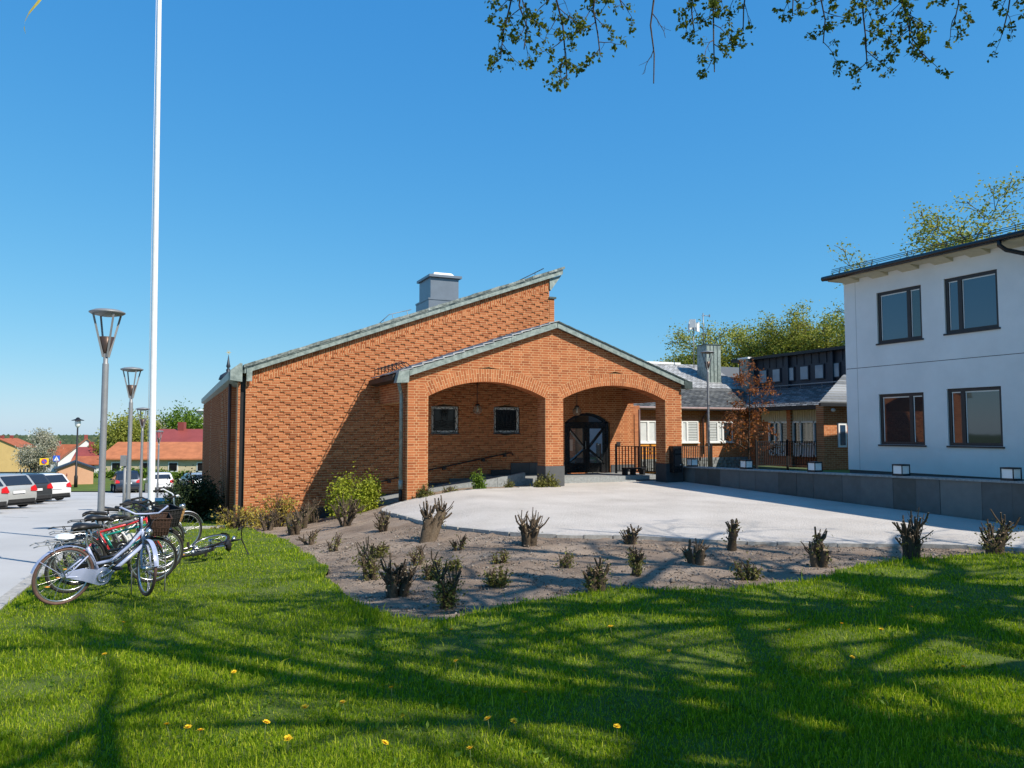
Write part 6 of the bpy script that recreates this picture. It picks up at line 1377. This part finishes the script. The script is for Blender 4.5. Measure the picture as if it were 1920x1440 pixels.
me = fast_mesh('grass', vs, [ix+np.array([[0, 1, 2, 3]]), ix+np.array([[3, 2, 4]])], MT['blade'], False, np.repeat(np.clip(r_.normal(.5, .2, n), 0, .999), 5))
tag(link('grass', me), 'short mown green grass covering the lawn in front', 'grass', kind='stuff')
print('blades', n)
# ---------------------------------------------------------------- dandelions
MT['dand'] = M('dandelion_yellow', (.80, .50, .01), .7, .12, 60); MT['stem'] = M('dandelion_stem', (.16, .20, .06), .6, .15, 20)
DN2 = [(4.79, 5.33), (5.34, 5.02), (6.96, 5.31), (6.99, 5.13), (4.62, 4.24), (1.44, 5.25), (3.61, 5.08), (2.2, 4.68), (2.76, 4.89), (-.01, 5.82), (-.42, 7.25)]
DN = [(-.49, 5.13), (.2, 4.9), (.13, 5.05), (.05, 5.06), (.56, 4.85), (.66, 4.61), (.48, 6.29), (.81, 5.02), (1.07, 5.0), (1.37, 4.72), (1.14, 4.3), (1.8, 4.38), (1.91, 4.27), (1.54, 4.01), (2.4, 6.77), (2.07, 5.7), (2.38, 3.87), (3.39, 6.38), (3.6, 5.93), (4.8, 5.04), (5.52, 4.78), (5.16, 3.78), (6.52, 5.29), (-.37, 8.59)] + DN2
heads = []
for v_ in range(3):
    hm = MB(); rn = random.Random(v_)
    for ring, (k_, r0, el) in enumerate(((16, .021, .15), (14, .017, .5), (10, .011, .9), (6, .006, 1.3))):
        for i in range(k_):
            a = 6.283*i/k_+ring*.3+rn.uniform(-.1, .1); rr = r0*rn.uniform(.85, 1.15); d = V((math.cos(a)*math.cos(el), math.sin(a)*math.cos(el), math.sin(el))); s = V((-math.sin(a), math.cos(a), 0))*.0028
            hm.add([d*.002-s, d*.002+s, d*rr+s*.9, d*rr-s*.9], [(0, 1, 2, 3)])
    heads.append(hm.mesh('flower_head', MT['dand']))
for i, (x, y) in enumerate(DN):
    t = empty('dandelion', (x, y, H(x, y)), random.random()*6, 'small yellow dandelion flowering in the lawn', 'dandelion', 'dandelions in the lawn'); hg = random.uniform(.075, .125)
    m_ = MB(); tip_ = V((random.uniform(-.02, .02), random.uniform(-.02, .02), hg)); m_.tube([(0, 0, 0), (tip_.x*.3, tip_.y*.3, hg*.6), tip_], .0022, 5); m_.build('stem', MT['stem'], t, False)
    o = link('flower_head', heads[i % 3], t); o.location = tip_; o.rotation_euler = (random.uniform(-.4, .5), random.uniform(-.3, .3), 0); s_ = random.uniform(.95, 1.3); o.scale = (s_, s_, s_)
# ---------------------------------------------------------------- pebbles and litter on the bed
N = 9000; lo, hi = np.array([2, 7.2]), np.array([13, 16]); Q = r_.uniform(lo, hi, (N*3, 2)); Q = Q[inpoly(Q, bed_poly)][:N]; n = len(Q); s = r_.gamma(2.5, .0035, n)+.003
octv = np.array([(1, 0, 0), (-1, 0, 0), (0, 1, 0), (0, -1, 0), (0, 0, .7), (0, 0, -.7)]); rot = r_.uniform(0, 6.28, n); c_, s_ = np.cos(rot), np.sin(rot)
vx = octv[None]*(s[:, None, None]*r_.uniform(.6, 1.4, (n, 1, 3))); vx = np.stack([vx[..., 0]*c_[:, None]-vx[..., 1]*s_[:, None], vx[..., 0]*s_[:, None]+vx[..., 1]*c_[:, None], vx[..., 2]], -1)+np.c_[Q, hz(Q[:, 0], Q[:, 1])-.026][:, None]
of = np.array([(0, 2, 4), (2, 1, 4), (1, 3, 4), (3, 0, 4), (2, 0, 5), (1, 2, 5), (3, 1, 5), (0, 3, 5)]); fs = (np.arange(n)[:, None, None]*6+of[None]).reshape(-1, 3)
MT['pebble'] = tone_mat('pebble', [(0, (.10, .08, .065)), (.5, (.20, .165, .135)), (1, (.34, .29, .24))], rough=.95, nscale=40, namt=.2, bump=0)
tag(link('gravel', fast_mesh('gravel', vx.reshape(-1, 3), [fs], MT['pebble'], True, np.repeat(r_.random(n), 6))), 'small loose pebbles and crumbs over the planting bed', 'gravel', kind='stuff')

st_ = MB(); rn = random.Random(77)
for i in range(170):
    q = Q[rn.randrange(len(Q))]; a = rn.random()*6.28; L = rn.uniform(.05, .32); z = H(q[0], q[1])-.018; m0 = V((q[0], q[1], z)); d = V((math.cos(a), math.sin(a), 0))*L
    st_.tube([m0, m0+d*.5+V((rn.uniform(-.02, .02), rn.uniform(-.02, .02), .008)), m0+d], [.004, .003, .002], 4)
tag(st_.build('fallen_twigs', MT['stump']), 'thin fallen twigs scattered over the soil of the bed', 'twigs', kind='stuff')

# broad-leaved weeds in the turf
ctr = r_.uniform([-1.4, 2.6], [9, 8], (420, 2)); ctr = ctr[inpoly(ctr, lawn_poly)]
wp_ = np.repeat(ctr, 7, 0)+r_.normal(0, .035, (len(ctr)*7, 2)); wp3 = np.c_[wp_, hz(wp_[:, 0], wp_[:, 1])+.012]
tag(link('broadleaf_weeds', leaves_mesh('broadleaf_weeds', wp3, MT['leaf_green'], .042, 2, .012, 8, droop=-.35, aspect=.45)), 'low broad-leaved weeds dotted through the lawn', 'weeds', kind='stuff')
print('objects', len(bpy.data.objects), 'tris', sum(sum(len(p.vertices)-2 for p in m.polygons) for m in bpy.data.meshes))
